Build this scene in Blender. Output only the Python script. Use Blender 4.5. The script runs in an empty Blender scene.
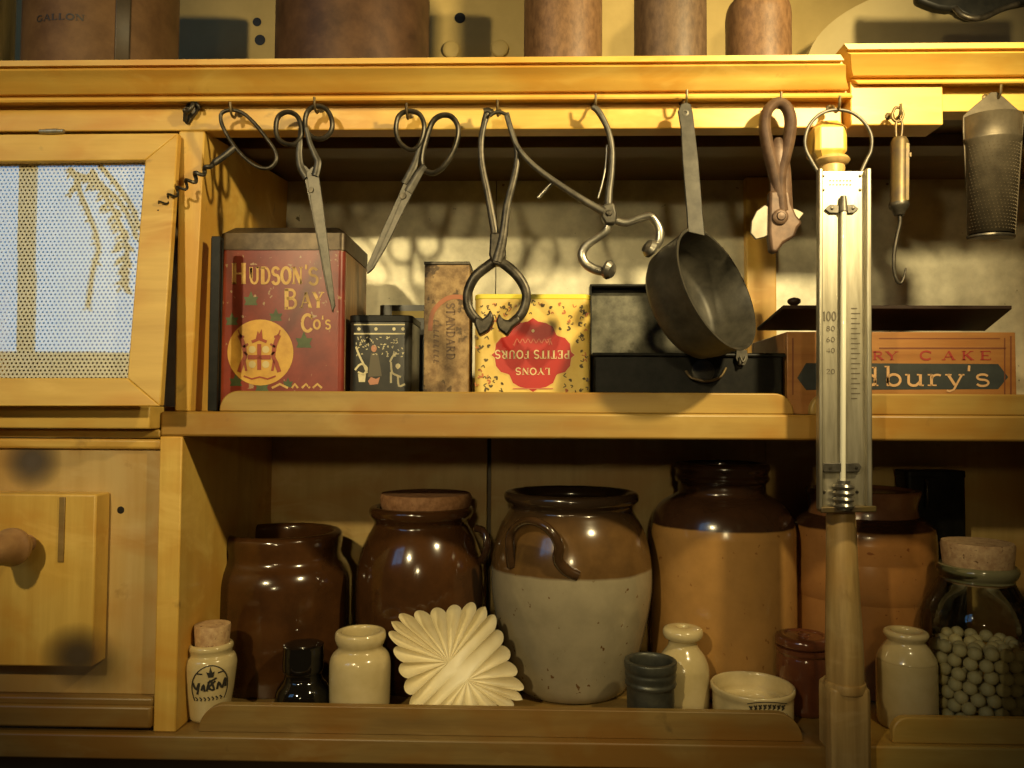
import bpy, math, random
from mathutils import Vector, Matrix
R = math.radians
rnd = random.Random(7)
SC = bpy.context.scene
COL = SC.collection

# ------------------------------------------------------------------ camera
F = 769.0
CAM = Vector((0, -0.769, 0))
ROT = (Matrix.Rotation(R(1.57), 3, 'Z') @ Matrix.Rotation(R(90 + 2.31), 3, 'X') @ Matrix.Rotation(R(0.31), 3, 'Z'))
cd = bpy.data.cameras.new('camera'); cam = bpy.data.objects.new('camera', cd); COL.objects.link(cam)
cam.matrix_world = Matrix.Translation(CAM) @ ROT.to_4x4()
cd.sensor_width = 36; cd.lens = F * 36 / 1024; cd.clip_start = .01
SC.camera = cam

def ray(u, v):
    return ROT @ Vector(((u - 512) / F, -(v - 384) / F, -1))
def P(u, v, Y):                       # the point of the plane y = Y seen at (u, v)
    d = ray(u, v)
    return CAM + d * ((Y - CAM.y) / d.y)
def Z(v, Y, u=500): return P(u, v, Y).z
def X(u, Y, v=400): return P(u, v, Y).x
def S(Y): return (P(501, 400, Y) - P(500, 400, Y)).length     # metres per pixel

# ------------------------------------------------------------------ materials
MATS = {}
def newmat(name):
    m = bpy.data.materials.new(name); m.use_nodes = True
    nt = m.node_tree; nt.nodes.clear()
    out = nt.nodes.new('ShaderNodeOutputMaterial')
    b = nt.nodes.new('ShaderNodeBsdfPrincipled')
    nt.links.new(b.outputs[0], out.inputs[0])
    return m, nt, b
def c4(c): return (c[0], c[1], c[2], 1)
def noise(nt, scale, detail=4, rough=.6, stretch=(1, 1, 1), dist=0):
    tc = nt.nodes.new('ShaderNodeTexCoord'); mp = nt.nodes.new('ShaderNodeMapping')
    mp.inputs['Scale'].default_value = stretch
    n = nt.nodes.new('ShaderNodeTexNoise'); n.inputs['Scale'].default_value = scale
    n.inputs['Detail'].default_value = detail; n.inputs['Roughness'].default_value = rough
    n.inputs['Distortion'].default_value = dist
    nt.links.new(tc.outputs['Object'], mp.inputs[0]); nt.links.new(mp.outputs[0], n.inputs[0])
    return n.outputs['Fac']
def ramp(nt, fac, stops):
    r = nt.nodes.new('ShaderNodeValToRGB')
    e = r.color_ramp.elements
    while len(e) < len(stops): e.new(.5)
    for i, (p, c) in enumerate(stops): e[i].position = p; e[i].color = c4(c)
    nt.links.new(fac, r.inputs[0]); return r.outputs[0]
def mix(nt, fac, a, b, mode='MIX'):
    m = nt.nodes.new('ShaderNodeMix'); m.data_type = 'RGBA'; m.blend_type = mode
    if isinstance(fac, (int, float)): m.inputs[0].default_value = fac
    else: nt.links.new(fac, m.inputs[0])
    for i, x in ((6, a), (7, b)):
        if isinstance(x, tuple): m.inputs[i].default_value = c4(x)
        else: nt.links.new(x, m.inputs[i])
    return m.outputs[2]
def bump(nt, b, fac, s, d=.001):
    bn = nt.nodes.new('ShaderNodeBump'); bn.inputs['Strength'].default_value = s; bn.inputs['Distance'].default_value = d
    nt.links.new(fac, bn.inputs['Height']); nt.links.new(bn.outputs[0], b.inputs['Normal'])
def simple(name, ca, cb=None, scale=60, rough=.5, metal=0, bmp=0, stretch=(1, 1, 1), lo=.35, hi=.65, coat=0, spots=None, spec=.5, rvar=0):
    if name in MATS: return MATS[name]
    m, nt, b = newmat(name)
    b.inputs['Roughness'].default_value = rough; b.inputs['Metallic'].default_value = metal
    b.inputs['Specular IOR Level'].default_value = spec
    if coat: b.inputs['Coat Weight'].default_value = coat; b.inputs['Coat Roughness'].default_value = .06
    if cb is None: b.inputs['Base Color'].default_value = c4(ca)
    else:
        f = noise(nt, scale, 5, .65, stretch)
        c = ramp(nt, f, [(lo, ca), (hi, cb)])
        if spots:
            f2 = noise(nt, spots[1], 3, .6)
            c = mix(nt, ramp(nt, f2, [(spots[2], (0, 0, 0)), (spots[2] + .04, (1, 1, 1))]), c, spots[0])
        nt.links.new(c, b.inputs['Base Color'])
        if bmp: bump(nt, b, f, bmp)
        if rvar:
            mr = nt.nodes.new('ShaderNodeMapRange'); mr.inputs[3].default_value = rough - rvar; mr.inputs[4].default_value = rough + rvar
            nt.links.new(f, mr.inputs[0]); nt.links.new(mr.outputs[0], b.inputs['Roughness'])
    MATS[name] = m; return m
def wood(name, base, dark, stretch, stain=(.22, .12, .03), rough=.42, amt=.62):
    m, nt, b = newmat(name)
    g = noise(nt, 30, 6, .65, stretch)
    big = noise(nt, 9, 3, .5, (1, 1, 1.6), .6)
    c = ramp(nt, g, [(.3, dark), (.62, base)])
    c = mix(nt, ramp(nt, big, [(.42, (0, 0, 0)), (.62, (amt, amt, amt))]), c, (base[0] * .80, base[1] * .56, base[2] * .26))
    pal = noise(nt, 16, 4, .6, (.5, 1, 1.4), .8)
    c = mix(nt, ramp(nt, pal, [(.55, (0, 0, 0)), (.72, (.6, .6, .6))]), c, (min(.85, base[0] * 1.15), base[1] * 1.22, base[2] * 1.5))
    sp = noise(nt, 26, 4, .6, (1, 1, 1), .3)
    c = mix(nt, ramp(nt, sp, [(.66, (0, 0, 0)), (.76, (.55, .55, .55))]), c, stain)
    nt.links.new(c, b.inputs['Base Color'])
    b.inputs['Roughness'].default_value = rough
    bump(nt, b, g, .12)
    MATS[name] = m; return m

OCH = (.70, .455, .10); OCD = (.55, .33, .06)
W_H = wood('wood_along', OCH, OCD, (.10, 1, 1.6))
W_V = wood('wood_upright', OCH, OCD, (1.6, 1, .10))
W_BACK = wood('wood_backing', (.60, .42, .15), (.48, .32, .10), (1.4, 1, .12))
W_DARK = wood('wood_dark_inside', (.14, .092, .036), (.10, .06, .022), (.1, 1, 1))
W_POST = wood('wood_post', (.52, .35, .13), (.24, .15, .05), (1.8, 1.8, .12), amt=.35)
W_MID = wood('wood_shelf_dim', (.41, .26, .062), (.28, .165, .036), (.10, 1, 1.6), stain=(.12, .065, .02), amt=.7)  # ochre wood, its colour darkened for the weaker light at shelf height
W_LOW = wood('wood_grimy_dim', (.27, .17, .048), (.15, .088, .025), (.10, 1, 1.6), stain=(.05, .03, .012), amt=.8)  # grime, plus the light's falloff at the foot darkened into the colour
WALLM = simple('wall_paint', (.52, .37, .12), (.66, .48, .17), 7, .6, 0, .15)
IRON = simple('iron', (.035, .030, .022), (.10, .085, .062), 90, .42, .7, .25, rvar=.12)
STEEL = simple('worn_steel', (.06, .053, .041), (.14, .125, .097), 70, .46, .6, .15, rvar=.12)
BRIGHT = simple('bright_steel', (.24, .22, .18), (.42, .39, .32), 60, .3, .85, .1, rvar=.08)
BLACK = simple('black_japan', (.006, .006, .005), (.014, .013, .010), 80, .45, 0, .1, spec=.2)
BLACKM = simple('pan_black', (.028, .025, .018), (.062, .055, .040), 45, .5, .3, .12, spec=.4)
RUST = simple('rusty_brown_iron', (.06, .032, .018), (.13, .075, .044), 60, .5, .3, .3)
BRASS = simple('dull_brass', (.33, .295, .21), (.50, .455, .34), 40, .42, .8, .06, (3, 3, .3), rvar=.06)
BRASSD = simple('dark_brass', (.10, .07, .042), (.17, .12, .04), 60, .45, .6, .1)
TINM = simple('grater_tin', (.07, .055, .034), (.12, .096, .06), 60, .5, .5, .15)
COPPER = simple('brown_copper', (.10, .05, .02), (.165, .088, .036), 25, .55, .15, .08, spec=.3)
COPPERD = simple('dark_copper', (.05, .024, .012), (.11, .055, .026), 25, .5, .2, .08, spec=.35)
SHEET = simple('grey_sheet', (.50, .46, .33), (.84, .78, .58), 14, .42, .25, .1, spots=((.20, .17, .10), 60, .70))
CORK = simple('cork', (.38, .22, .10), (.56, .37, .18), 160, .8, 0, .4, spots=((.16, .08, .03), 220, .64))
BROWNG = simple('brown_glaze', (.040, .016, .005), (.068, .027, .008), 22, .16, 0, .06, coat=.4)
BROWND = simple('deep_brown_glaze', (.030, .014, .007), (.055, .024, .010), 22, .15, 0, .06, coat=.4)
CREAM = simple('cream_glaze', (.50, .39, .18), (.60, .48, .25), 20, .2, 0, .04, coat=.5)
CREAMM = simple('cream_matt', (.70, .60, .36), (.78, .69, .45), 20, .42, 0, .03)
PEWTER = simple('dark_pewter', (.05, .05, .038), (.09, .088, .066), 50, .4, .5, .15)
ROLLB = simple('brown_stoneware', (.105, .052, .02), (.19, .10, .042), 170, .5, 0, .2, (1, 1, .5))
ROLLD = simple('dark_stoneware', (.07, .04, .02), (.125, .075, .038), 170, .5, 0, .2, (1, 1, .5))
GREYM = simple('zinc_sheet', (.84, .78, .56), (.90, .84, .62), 40, .45, .3, 0)
LETGOLD = simple('gold_lettering', (.52, .29, .07), (.62, .40, .12), 130, .5, 0, 0, spots=((.25, .06, .03), 200, .66))
LETCREAM = simple('cream_lettering', (.72, .62, .38))
LETDARK = simple('dark_lettering', (.03, .022, .015))
LETRED = simple('red_lettering', (.28, .03, .02))
def tin_paint(name, ca, cb, wear, t=.68, rough=.38):
    return simple(name, ca, cb, 28, rough, 0, .06, spots=(wear, 95, t))
REDTIN = tin_paint('red_tin', (.15, .020, .013), (.24, .036, .021), (.36, .24, .13), .66)
REDSIDE = simple('red_tin_side', (.12, .06, .022), (.22, .12, .04), 30, .45, 0, .1, (3, 3, .3))
TINLID = simple('tin_lid', (.045, .03, .018), (.11, .08, .048), 50, .42, .5, .1)
YELTIN = tin_paint('yellow_tin', (.70, .46, .09), (.80, .58, .15), (.45, .25, .06), .70)
YELRIM = simple('yellow_rim', (.80, .66, .06))
CART = simple('cartouche_red', (.40, .016, .012), (.48, .024, .018), 20, .4)
PAPER = simple('worn_box_paper', (.17, .095, .035), (.40, .26, .11), 110, .6, 0, .1, spots=((.10, .06, .025), 60, .60))
CRATE = wood('crate_wood', (.36, .165, .045), (.24, .095, .026), (.12, 1, 2), amt=.4)
NAVY = simple('navy_print', (.022, .026, .024), (.032, .038, .034), 60, .6)
DLID = simple('dark_lid_board', (.018, .009, .005), (.032, .016, .009), 30, .6, spec=.25)

def glazed_two(name, top, bot, zsplit, soft, speck=None, wob=.004, rough=.18, dark_top=None, ztop=None):
    m, nt, b = newmat(name)
    tc = nt.nodes.new('ShaderNodeTexCoord'); sx = nt.nodes.new('ShaderNodeSeparateXYZ')
    nt.links.new(tc.outputs['Object'], sx.inputs[0])
    n = noise(nt, 18, 3, .5)
    ma = nt.nodes.new('ShaderNodeMath'); ma.operation = 'MULTIPLY_ADD'
    nt.links.new(n, ma.inputs[0]); ma.inputs[1].default_value = wob * 2; nt.links.new(sx.outputs[2], ma.inputs[2])
    mr = nt.nodes.new('ShaderNodeMapRange')
    mr.inputs[1].default_value = zsplit + wob - soft; mr.inputs[2].default_value = zsplit + wob + soft
    nt.links.new(ma.outputs[0], mr.inputs[0])
    n2 = noise(nt, 40, 5, .6)
    cb = ramp(nt, n2, [(.35, tuple(x * .85 for x in bot)), (.65, bot)])
    ct = ramp(nt, n2, [(.35, tuple(x * .7 for x in top)), (.65, top)])
    if dark_top:
        m2 = nt.nodes.new('ShaderNodeMapRange'); m2.inputs[1].default_value = ztop - .012; m2.inputs[2].default_value = ztop + .012
        nt.links.new(ma.outputs[0], m2.inputs[0]); ct = mix(nt, m2.outputs[0], ct, dark_top)
    if speck:
        s = noise(nt, 130, 2, .5)
        cb = mix(nt, ramp(nt, s, [(.70, (0, 0, 0)), (.73, (1, 1, 1))]), cb, speck)
    nt.links.new(mix(nt, mr.outputs[0], cb, ct), b.inputs['Base Color'])
    b.inputs['Roughness'].default_value = rough
    b.inputs['Coat Weight'].default_value = .35; b.inputs['Coat Roughness'].default_value = .08
    bump(nt, b, n2, .06)
    return m
def glassy(name, tint, refl, fres=True, rough=.02):
    m = bpy.data.materials.new(name); m.use_nodes = True; nt = m.node_tree; nt.nodes.clear()
    out = nt.nodes.new('ShaderNodeOutputMaterial'); mx = nt.nodes.new('ShaderNodeMixShader')
    t = nt.nodes.new('ShaderNodeBsdfTransparent'); t.inputs[0].default_value = c4(tint)
    g = nt.nodes.new('ShaderNodeBsdfGlossy'); g.inputs['Roughness'].default_value = rough
    if fres:
        f = nt.nodes.new('ShaderNodeFresnel'); f.inputs[0].default_value = refl; nt.links.new(f.outputs[0], mx.inputs[0])
    else: mx.inputs[0].default_value = refl
    nt.links.new(t.outputs[0], mx.inputs[1]); nt.links.new(g.outputs[0], mx.inputs[2]); nt.links.new(mx.outputs[0], out.inputs[0])
    return m
GLASSJ = glassy('jar_glass', (.93, .95, .88), 1.5)
GLASSP = glassy('door_glass', (1, 1, 1), .10, False, .004)
def emit(name, col, s):
    m = bpy.data.materials.new(name); m.use_nodes = True; nt = m.node_tree; nt.nodes.clear()
    o = nt.nodes.new('ShaderNodeOutputMaterial'); e = nt.nodes.new('ShaderNodeEmission')
    e.inputs[0].default_value = c4(col); e.inputs[1].default_value = s; nt.links.new(e.outputs[0], o.inputs[0]); return m

# ------------------------------------------------------------------ mesh builder
WL = {}
def wloc(o): return WL.get(o.name, Vector((0, 0, 0))) if o else Vector((0, 0, 0))
def tag(o, label=None, cat=None, group=None, kind=None):
    if label: o['label'] = label
    if cat: o['category'] = cat
    if group: o['group'] = group
    if kind: o['kind'] = kind
    return o
def thing(name, label, cat, loc, group=None):
    o = bpy.data.objects.new(name, None); COL.objects.link(o); o.location = loc; o.empty_display_size = .02
    WL[o.name] = Vector(loc); return tag(o, label, cat, group)

def smooth_path(pts, n=6, closed=False):
    out = []; L = len(pts); rng = range(L if closed else L - 1)
    g = (lambda i: pts[i % L]) if closed else (lambda i: pts[max(0, min(L - 1, i))])
    for i in rng:
        p0, p1, p2, p3 = g(i - 1), g(i), g(i + 1), g(i + 2)
        for k in range(n):
            t = k / n
            out.append(tuple(.5 * (2 * b + (c - a) * t + (2 * a - 5 * b + 4 * c - d) * t * t + (3 * b - a - 3 * c + d) * t ** 3)
                             for a, b, c, d in zip(p0, p1, p2, p3)))
    if not closed: out.append(tuple(pts[-1]))
    return out

class MB:
    def __init__(s): s.v = []; s.f = []
    def add(s, vs, fs):
        o = len(s.v); s.v += [Vector(x) for x in vs]; s.f += [[i + o for i in f] for f in fs]; return s
    def box(s, a, b):
        x0, y0, z0 = [min(p, q) for p, q in zip(a, b)]; x1, y1, z1 = [max(p, q) for p, q in zip(a, b)]
        return s.add([(x0, y0, z0), (x1, y0, z0), (x1, y1, z0), (x0, y1, z0), (x0, y0, z1), (x1, y0, z1), (x1, y1, z1), (x0, y1, z1)],
                     [(0, 3, 2, 1), (4, 5, 6, 7), (0, 1, 5, 4), (1, 2, 6, 5), (2, 3, 7, 6), (3, 0, 4, 7)])
    def hexa(s, front, back):        # two loops of equal length joined into a solid
        n = len(front)
        return s.add(list(front) + list(back), [tuple(range(n)), tuple(range(2 * n - 1, n - 1, -1))] + [(i, n + i, n + (i + 1) % n, (i + 1) % n) for i in range(n)])
    def plate(s, px, Y, th, lean=None):      # outline given by its picture points on plane Y, with thickness th
        fr = [P(u, v, Y if lean is None else lean(u, v)) for u, v in px]
        return s.hexa(fr, [p + Vector((0, th, 0)) for p in fr])
    def tube(s, pts, r, seg=10, closed=False, flat=1.0, flatdir=Vector((0, 1, 0)), cap=True):
        pts = [Vector(p) for p in pts]; n = len(pts)
        rr = r if isinstance(r, (list, tuple)) else [r] * n
        if len(rr) != n:
            m = len(rr) - 1; rr = [rr[int(i / (n - 1) * m)] * (1 - (i / (n - 1) * m) % 1) + rr[min(m, int(i / (n - 1) * m) + 1)] * ((i / (n - 1) * m) % 1) for i in range(n)]
        o = len(s.v); up = None
        for i, p in enumerate(pts):
            if closed: t = pts[(i + 1) % n] - pts[i - 1]
            else: t = pts[min(n - 1, i + 1)] - pts[max(0, i - 1)]
            t = t.normalized() if t.length > 1e-9 else Vector((0, 0, 1))
            if flat != 1.0:
                a = flatdir - t * flatdir.dot(t)
                if a.length < 1e-4: a = t.orthogonal()
            else:
                a = up - t * up.dot(t) if up is not None else t.orthogonal()
                if a.length < 1e-6: a = t.orthogonal()
            a.normalize(); up = a; b = t.cross(a)
            for k in range(seg):
                w = 2 * math.pi * k / seg
                s.v.append(p + a * (math.cos(w) * rr[i] * flat) + b * (math.sin(w) * rr[i]))
        for i in range(n if closed else n - 1):
            for k in range(seg):
                s.f.append([o + i * seg + k, o + i * seg + (k + 1) % seg, o + ((i + 1) % n) * seg + (k + 1) % seg, o + ((i + 1) % n) * seg + k])
        if cap and not closed:
            s.f.append([o + k for k in range(seg)][::-1]); s.f.append([o + (n - 1) * seg + k for k in range(seg)])
        return s
    def wire(s, px, Y, r, n=6, closed=False, seg=10, flat=1.0, **k):   # px: (u, v) or (u, v, Y)
        q = [p if len(p) == 3 else (p[0], p[1], Y) for p in px]
        q = smooth_path(q, n, closed)
        return s.tube([P(*p) for p in q], r, seg, closed, flat, **k)
    def lathe(s, c, prof, seg=64, axis=None, closed=False):      # prof: (radius, height) along axis from c
        c = Vector(c); ax = Vector((0, 0, 1)) if axis is None else axis.normalized()
        e1 = Vector((1, 0, 0)) if axis is None else ax.orthogonal().normalized(); e2 = ax.cross(e1)
        o = len(s.v); n = len(prof)
        for (r, h) in prof:
            for k in range(seg):
                w = 2 * math.pi * k / seg
                s.v.append(c + ax * h + (e1 * math.cos(w) + e2 * math.sin(w)) * r)
        for i in range(n - 1):
            for k in range(seg):
                s.f.append([o + i * seg + k, o + i * seg + (k + 1) % seg, o + (i + 1) * seg + (k + 1) % seg, o + (i + 1) * seg + k])
        if prof[0][0] > 1e-6: s.f.append([o + k for k in range(seg)][::-1])
        if prof[-1][0] > 1e-6: s.f.append([o + (n - 1) * seg + k for k in range(seg)])
        return s
    def ribbon(s, pts, w, fn):
        n = len(pts); o = len(s.v)
        for i, (x, y) in enumerate(pts):
            x0, y0 = pts[max(0, i - 1)]; x1, y1 = pts[min(n - 1, i + 1)]
            dx, dy = x1 - x0, y1 - y0; l = math.hypot(dx, dy) or 1
            nx, ny = -dy / l * w / 2, dx / l * w / 2
            s.v.append(Vector(fn(x + nx, y + ny))); s.v.append(Vector(fn(x - nx, y - ny)))
        for i in range(n - 1): s.f.append([o + 2 * i, o + 2 * i + 1, o + 2 * i + 3, o + 2 * i + 2])
        return s
    def poly(s, pts, fn):
        return s.add([fn(x, y) for x, y in pts], [tuple(range(len(pts)))])
    def build(s, name, mat, parent=None, origin=None, bevel=0, smooth=40, recalc=True, solid=0, seg=2):
        if parent is not None: o3 = wloc(parent)
        elif origin is not None: o3 = Vector(origin)
        else: o3 = Vector((0, 0, 0))
        me = bpy.data.meshes.new(name)
        me.from_pydata([tuple(x - o3) for x in s.v], [], s.f)
        if recalc:
            import bmesh
            bm = bmesh.new(); bm.from_mesh(me); bmesh.ops.recalc_face_normals(bm, faces=bm.faces); bm.to_mesh(me); bm.free()
        me.validate(); me.update()
        o = bpy.data.objects.new(name, me); COL.objects.link(o); WL[o.name] = o3
        o.data.materials.append(mat)
        if parent is not None: o.parent = parent
        else: o.location = o3
        if smooth:
            for p in me.polygons: p.use_smooth = True
            me.set_sharp_from_angle(angle=R(smooth))
        if bevel:
            b = o.modifiers.new('bevel', 'BEVEL'); b.width = bevel; b.segments = seg; b.limit_method = 'ANGLE'; b.angle_limit = R(35)
            b.harden_normals = False
        if solid:
            b = o.modifiers.new('solid', 'SOLIDIFY'); b.thickness = solid; b.offset = 0
        return o

# ------------------------------------------------------------------ serif lettering
def arc(cx, cy, rx, ry, a0, a1, n=12):
    return [(cx + rx * math.cos(R(a0 + (a1 - a0) * i / n)), cy + ry * math.sin(R(a0 + (a1 - a0) * i / n))) for i in range(n + 1)]
T, N, Q = .20, .085, .13
def sf(x, y, h=.13): return ([(x - h, y + (.035 if y < .5 else -.035)), (x + h, y + (.035 if y < .5 else -.035))], .07)
SPTS = arc(.33, .74, .24, .22, 20, 270, 14) + arc(.33, .26, .26, .26, 90, -160, 14)
GL = {
 'A': (.84, [([(.10, .02), (.42, .98)], N), ([(.42, .98), (.74, .02)], T), ([(.22, .34), (.62, .34)], N), sf(.10, 0), sf(.74, 0)]),
 'B': (.74, [([(.18, 0), (.18, 1)], T), ([(.1, .96), (.38, .96)] + arc(.38, .75, .2, .21, 90, -90) + [(.18, .53)], Q), ([(.18, .51), (.4, .51)] + arc(.4, .28, .24, .24, 90, -90) + [(.08, .04)], Q)]),
 'C': (.76, [(arc(.42, .5, .33, .46, 40, 320, 20), T * .85), ([(.68, .70), (.68, .95)], .07)]),
 'D': (.82, [([(.18, 0), (.18, 1)], T), ([(.06, .96), (.36, .96)] + arc(.36, .5, .34, .46, 90, -90, 18) + [(.06, .04)], Q)]),
 'E': (.70, [([(.18, 0), (.18, 1)], T), ([(.06, .96), (.60, .96)], N), ([(.18, .5), (.48, .5)], N), ([(.06, .04), (.62, .04)], N), ([(.60, .98), (.60, .78)], .06), ([(.62, .02), (.62, .24)], .06), ([(.48, .6), (.48, .4)], .06)]),
 'F': (.66, [([(.18, 0), (.18, 1)], T), ([(.06, .96), (.60, .96)], N), ([(.18, .5), (.48, .5)], N), ([(.60, .98), (.60, .78)], .06), sf(.18, 0)]),
 'G': (.82, [(arc(.42, .5, .33, .46, 45, 330, 20), T * .85), ([(.70, .06), (.70, .42)], .12), ([(.52, .42), (.80, .42)], .07)]),
 'H': (.88, [([(.18, 0), (.18, 1)], T), ([(.70, 0), (.70, 1)], T), ([(.18, .5), (.70, .5)], N), sf(.18, 0), sf(.18, 1), sf(.70, 0), sf(.70, 1)]),
 'I': (.38, [([(.19, 0), (.19, 1)], T), sf(.19, 0), sf(.19, 1)]),
 'K': (.84, [([(.18, 0), (.18, 1)], T), ([(.18, .42), (.64, .97)], N), ([(.34, .58), (.70, .02)], T), sf(.18, 0), sf(.18, 1), sf(.66, 1), sf(.71, 0)]),
 'L': (.66, [([(.18, 0), (.18, 1)], T), ([(.06, .04), (.58, .04)], N), ([(.58, .02), (.58, .26)], .06), sf(.18, 1)]),
 'N': (.86, [([(.14, 0), (.14, 1)], N), ([(.14, .98), (.70, .02)], T), ([(.70, 0), (.70, 1)], N), sf(.14, 0), sf(.1, 1), sf(.70, 1)]),
 'O': (.84, [(arc(.42, .5, .33, .46, 0, 360, 28), T * .85)]),
 'P': (.72, [([(.18, 0), (.18, 1)], T), ([(.06, .96), (.4, .96)] + arc(.4, .71, .22, .25, 90, -90) + [(.18, .46)], Q), sf(.18, 0)]),
 'R': (.82, [([(.18, 0), (.18, 1)], T), ([(.06, .96), (.4, .96)] + arc(.4, .73, .21, .23, 90, -90) + [(.18, .5)], Q), ([(.38, .5), (.68, .02)], T), sf(.18, 0), sf(.71, 0, .09)]),
 'S': (.66, [(SPTS, .16)]),
 'T': (.76, [([(.38, 0), (.38, 1)], T), ([(.06, .96), (.70, .96)], N), ([(.06, .98), (.06, .74)], .06), ([(.70, .98), (.70, .74)], .06), sf(.38, 0)]),
 'U': (.86, [([(.18, 1), (.18, .32)] + arc(.43, .30, .25, .26, 180, 360) + [(.68, 1)], Q), ([(.18, 1), (.18, .32)], T), sf(.18, 1), sf(.68, 1)]),
 'Y': (.82, [([(.10, .98), (.41, .46)], T), ([(.72, .98), (.41, .46)], N), ([(.41, .48), (.41, 0)], T), sf(.10, 1), sf(.72, 1), sf(.41, 0)]),
 'a': (.6, [(arc(.28, .3, .2, .28, 0, 360, 18), .13), ([(.48, .6), (.48, .02), (.58, .02)], .14)]),
 'b': (.66, [([(.16, 0), (.16, 1.0)], .14), (arc(.36, .3, .22, .28, 0, 360, 18), .13), ([(.04, .97), (.16, .97)], .07)]),
 'd': (.66, [([(.5, 0), (.5, 1.0)], .14), (arc(.3, .3, .22, .28, 0, 360, 18), .13), ([(.38, .97), (.5, .97)], .07), ([(.5, .03), (.62, .03)], .07)]),
 'o': (.62, [(arc(.31, .3, .23, .28, 0, 360, 18), .14)]),
 'u': (.70, [([(.14, .58), (.14, .2)] + arc(.32, .2, .18, .18, 180, 300) + [(.52, .2)], .13), ([(.54, .58), (.54, .02)], .14), ([(.02, .56), (.14, .56)], .07), ([(.42, .56), (.54, .56)], .07), ([(.54, .03), (.66, .03)], .07)]),
 'r': (.56, [([(.16, 0), (.16, .58)], .14), ([(.16, .36)] + arc(.36, .36, .18, .2, 180, 50), .1), ([(.03, .56), (.16, .56)], .07), sf(.18, 0, .15)]),
 'y': (.66, [([(.10, .58), (.34, .04)], .14), ([(.58, .58), (.30, -.18), (.16, -.27), (.06, -.22)], .1), ([(0, .56), (.22, .56)], .07), ([(.46, .56), (.66, .56)], .07)]),
 's': (.52, [([(x * .74 + .02, y * .6) for x, y in SPTS], .11)]),
 "'": (.26, [([(.14, 1.02), (.12, .74)], .12)]),
 '0': (.66, [(arc(.33, .5, .24, .46, 0, 360, 22), .13)]),
 '1': (.42, [([(.24, 0), (.24, 1), (.10, .84)], .13), sf(.24, 0)]),
 '2': (.62, [(arc(.3, .74, .22, .22, 170, -40, 12) + [(.08, .05), (.56, .05)], .12)]),
 '4': (.66, [([(.46, 0), (.46, .98), (.06, .30), (.6, .30)], .12)]),
 '6': (.62, [(arc(.31, .28, .22, .25, 0, 360, 16), .12), ([(.10, .32), (.16, .7), (.44, .98)], .12)]),
 '8': (.62, [(arc(.31, .74, .19, .21, 0, 360, 16), .12), (arc(.31, .27, .23, .25, 0, 360, 16), .12)]),
 ' ': (.4, []),
}
def twidth(t, sp=.06): return sum(GL[c][0] + sp for c in t) - sp
def letters(mb, text, x, y, h, fn, width=None, sp=.06, bold=1.0, small=None):
    """set text with its baseline starting at (x, y), cap height h, in the surface coordinates of fn"""
    k = (width / (twidth(text, sp) * h)) if width else 1.0
    for i, ch in enumerate(text):
        w, strokes = GL[ch]
        hs = h * (small if small and i not in (0,) else 1)
        for pts, sw in strokes:
            mb.ribbon([(x + px * h * k, y + py * h) for px, py in pts], sw * h * bold, fn)
        x += (w + sp) * h * k
    return x
def on(Y, e=.0004):      # picture coordinates on the plane Y, lifted by a hair of paint
    return lambda u, v: P(u, v, Y) - Vector((0, e, 0))
def textpx(mb, text, u, v, h, Y, width=None, flip=False, vert=False, **k):
    f = on(Y)
    if flip: g = lambda a, b: f(u - a, v + b)          # upside down
    elif vert: g = lambda a, b: f(u + b, v + a)        # read from top to bottom
    else: g = lambda a, b: f(u + a, v - b)
    letters(mb, text, 0, 0, h, g, width, **k)

# ================================================================== the dresser and the wall
YB = .27                                   # depth of the shelves
zU, zU0 = Z(413, 0), Z(438.5, 0)           # upper shelf
zB, zB0 = Z(738, 0), Z(763, 0)             # bottom shelf
zT = Z(60, -.03)                           # top of the cornice
zF = Z(129, 0)                             # lower edge of the frieze
xL0, xL1 = X(160, 0, 430), X(182, 0, 450)  # left upright
xM = X(843, 0, 60)                         # where the two dressers meet
xR = .66
xC0 = X(-110, 0, 300)
zBOT = zB - .20

w = MB().box((xC0 - .4, YB + .10, zBOT - .3), (xR + .4, YB + .14, .75)).build('wall_back', WALLM); tag(w, kind='structure')

D = thing('kitchen_dresser', 'ochre painted open dresser with two shelves, cornice and turned post', 'dresser', ((xL0 + xM) / 2, 0, zBOT))
E = thing('side_dresser', 'ochre dresser with higher cornice to the right of the turned post', 'dresser', ((xM + xR) / 2, 0, zBOT))
K = thing('wall_cupboard', 'ochre cupboard with pierced zinc door over a knobbed drawer, left of the shelves', 'cupboard', ((xC0 + xL0) / 2, 0, zBOT))

def cornice(prof, x0a, x0b, x1a, x1b):    # prof: (Y, z) from the top downwards; the ends slope from a (top) to b (foot)
    mb = MB(); zt, zb_ = prof[0][1], prof[-1][1]
    yb = .05
    loop = prof + [(yb, zb_), (yb, zt)]
    def xx(a, b, z): return a + (b - a) * (zt - z) / (zt - zb_)
    mb.hexa([(xx(x0a, x0b, z), y, z) for y, z in loop], [(xx(x1a, x1b, z), y, z) for y, z in loop])
    return mb
def cprof(vs, u=500): return [(y, Z(v, y, u)) for y, v in vs]
cp = cprof([(-.036, 57), (-.036, 62.5), (-.031, 64), (-.031, 66), (-.034, 67.5), (-.030, 72), (-.022, 81), (-.017, 90), (-.0155, 91.5), (-.010, 93), (-.010, 94.5), (-.0145, 95.5), (-.0155, 97.5), (-.0145, 99.5), (-.007, 101), (-.002, 102.5), (-.001, 103.5)])
cornice(cp, xC0 - .3, xC0 - .3, P(838, 57, -.03).x, P(846, 100, 0).x).build('cornice', W_H, D, smooth=25)
MB().box((xC0 - .3, 0, zF), (xM - .002, .022, cp[-1][1] + .002)).build('frieze', W_H, D, bevel=.0012)
zUnder = zF + .030
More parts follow.
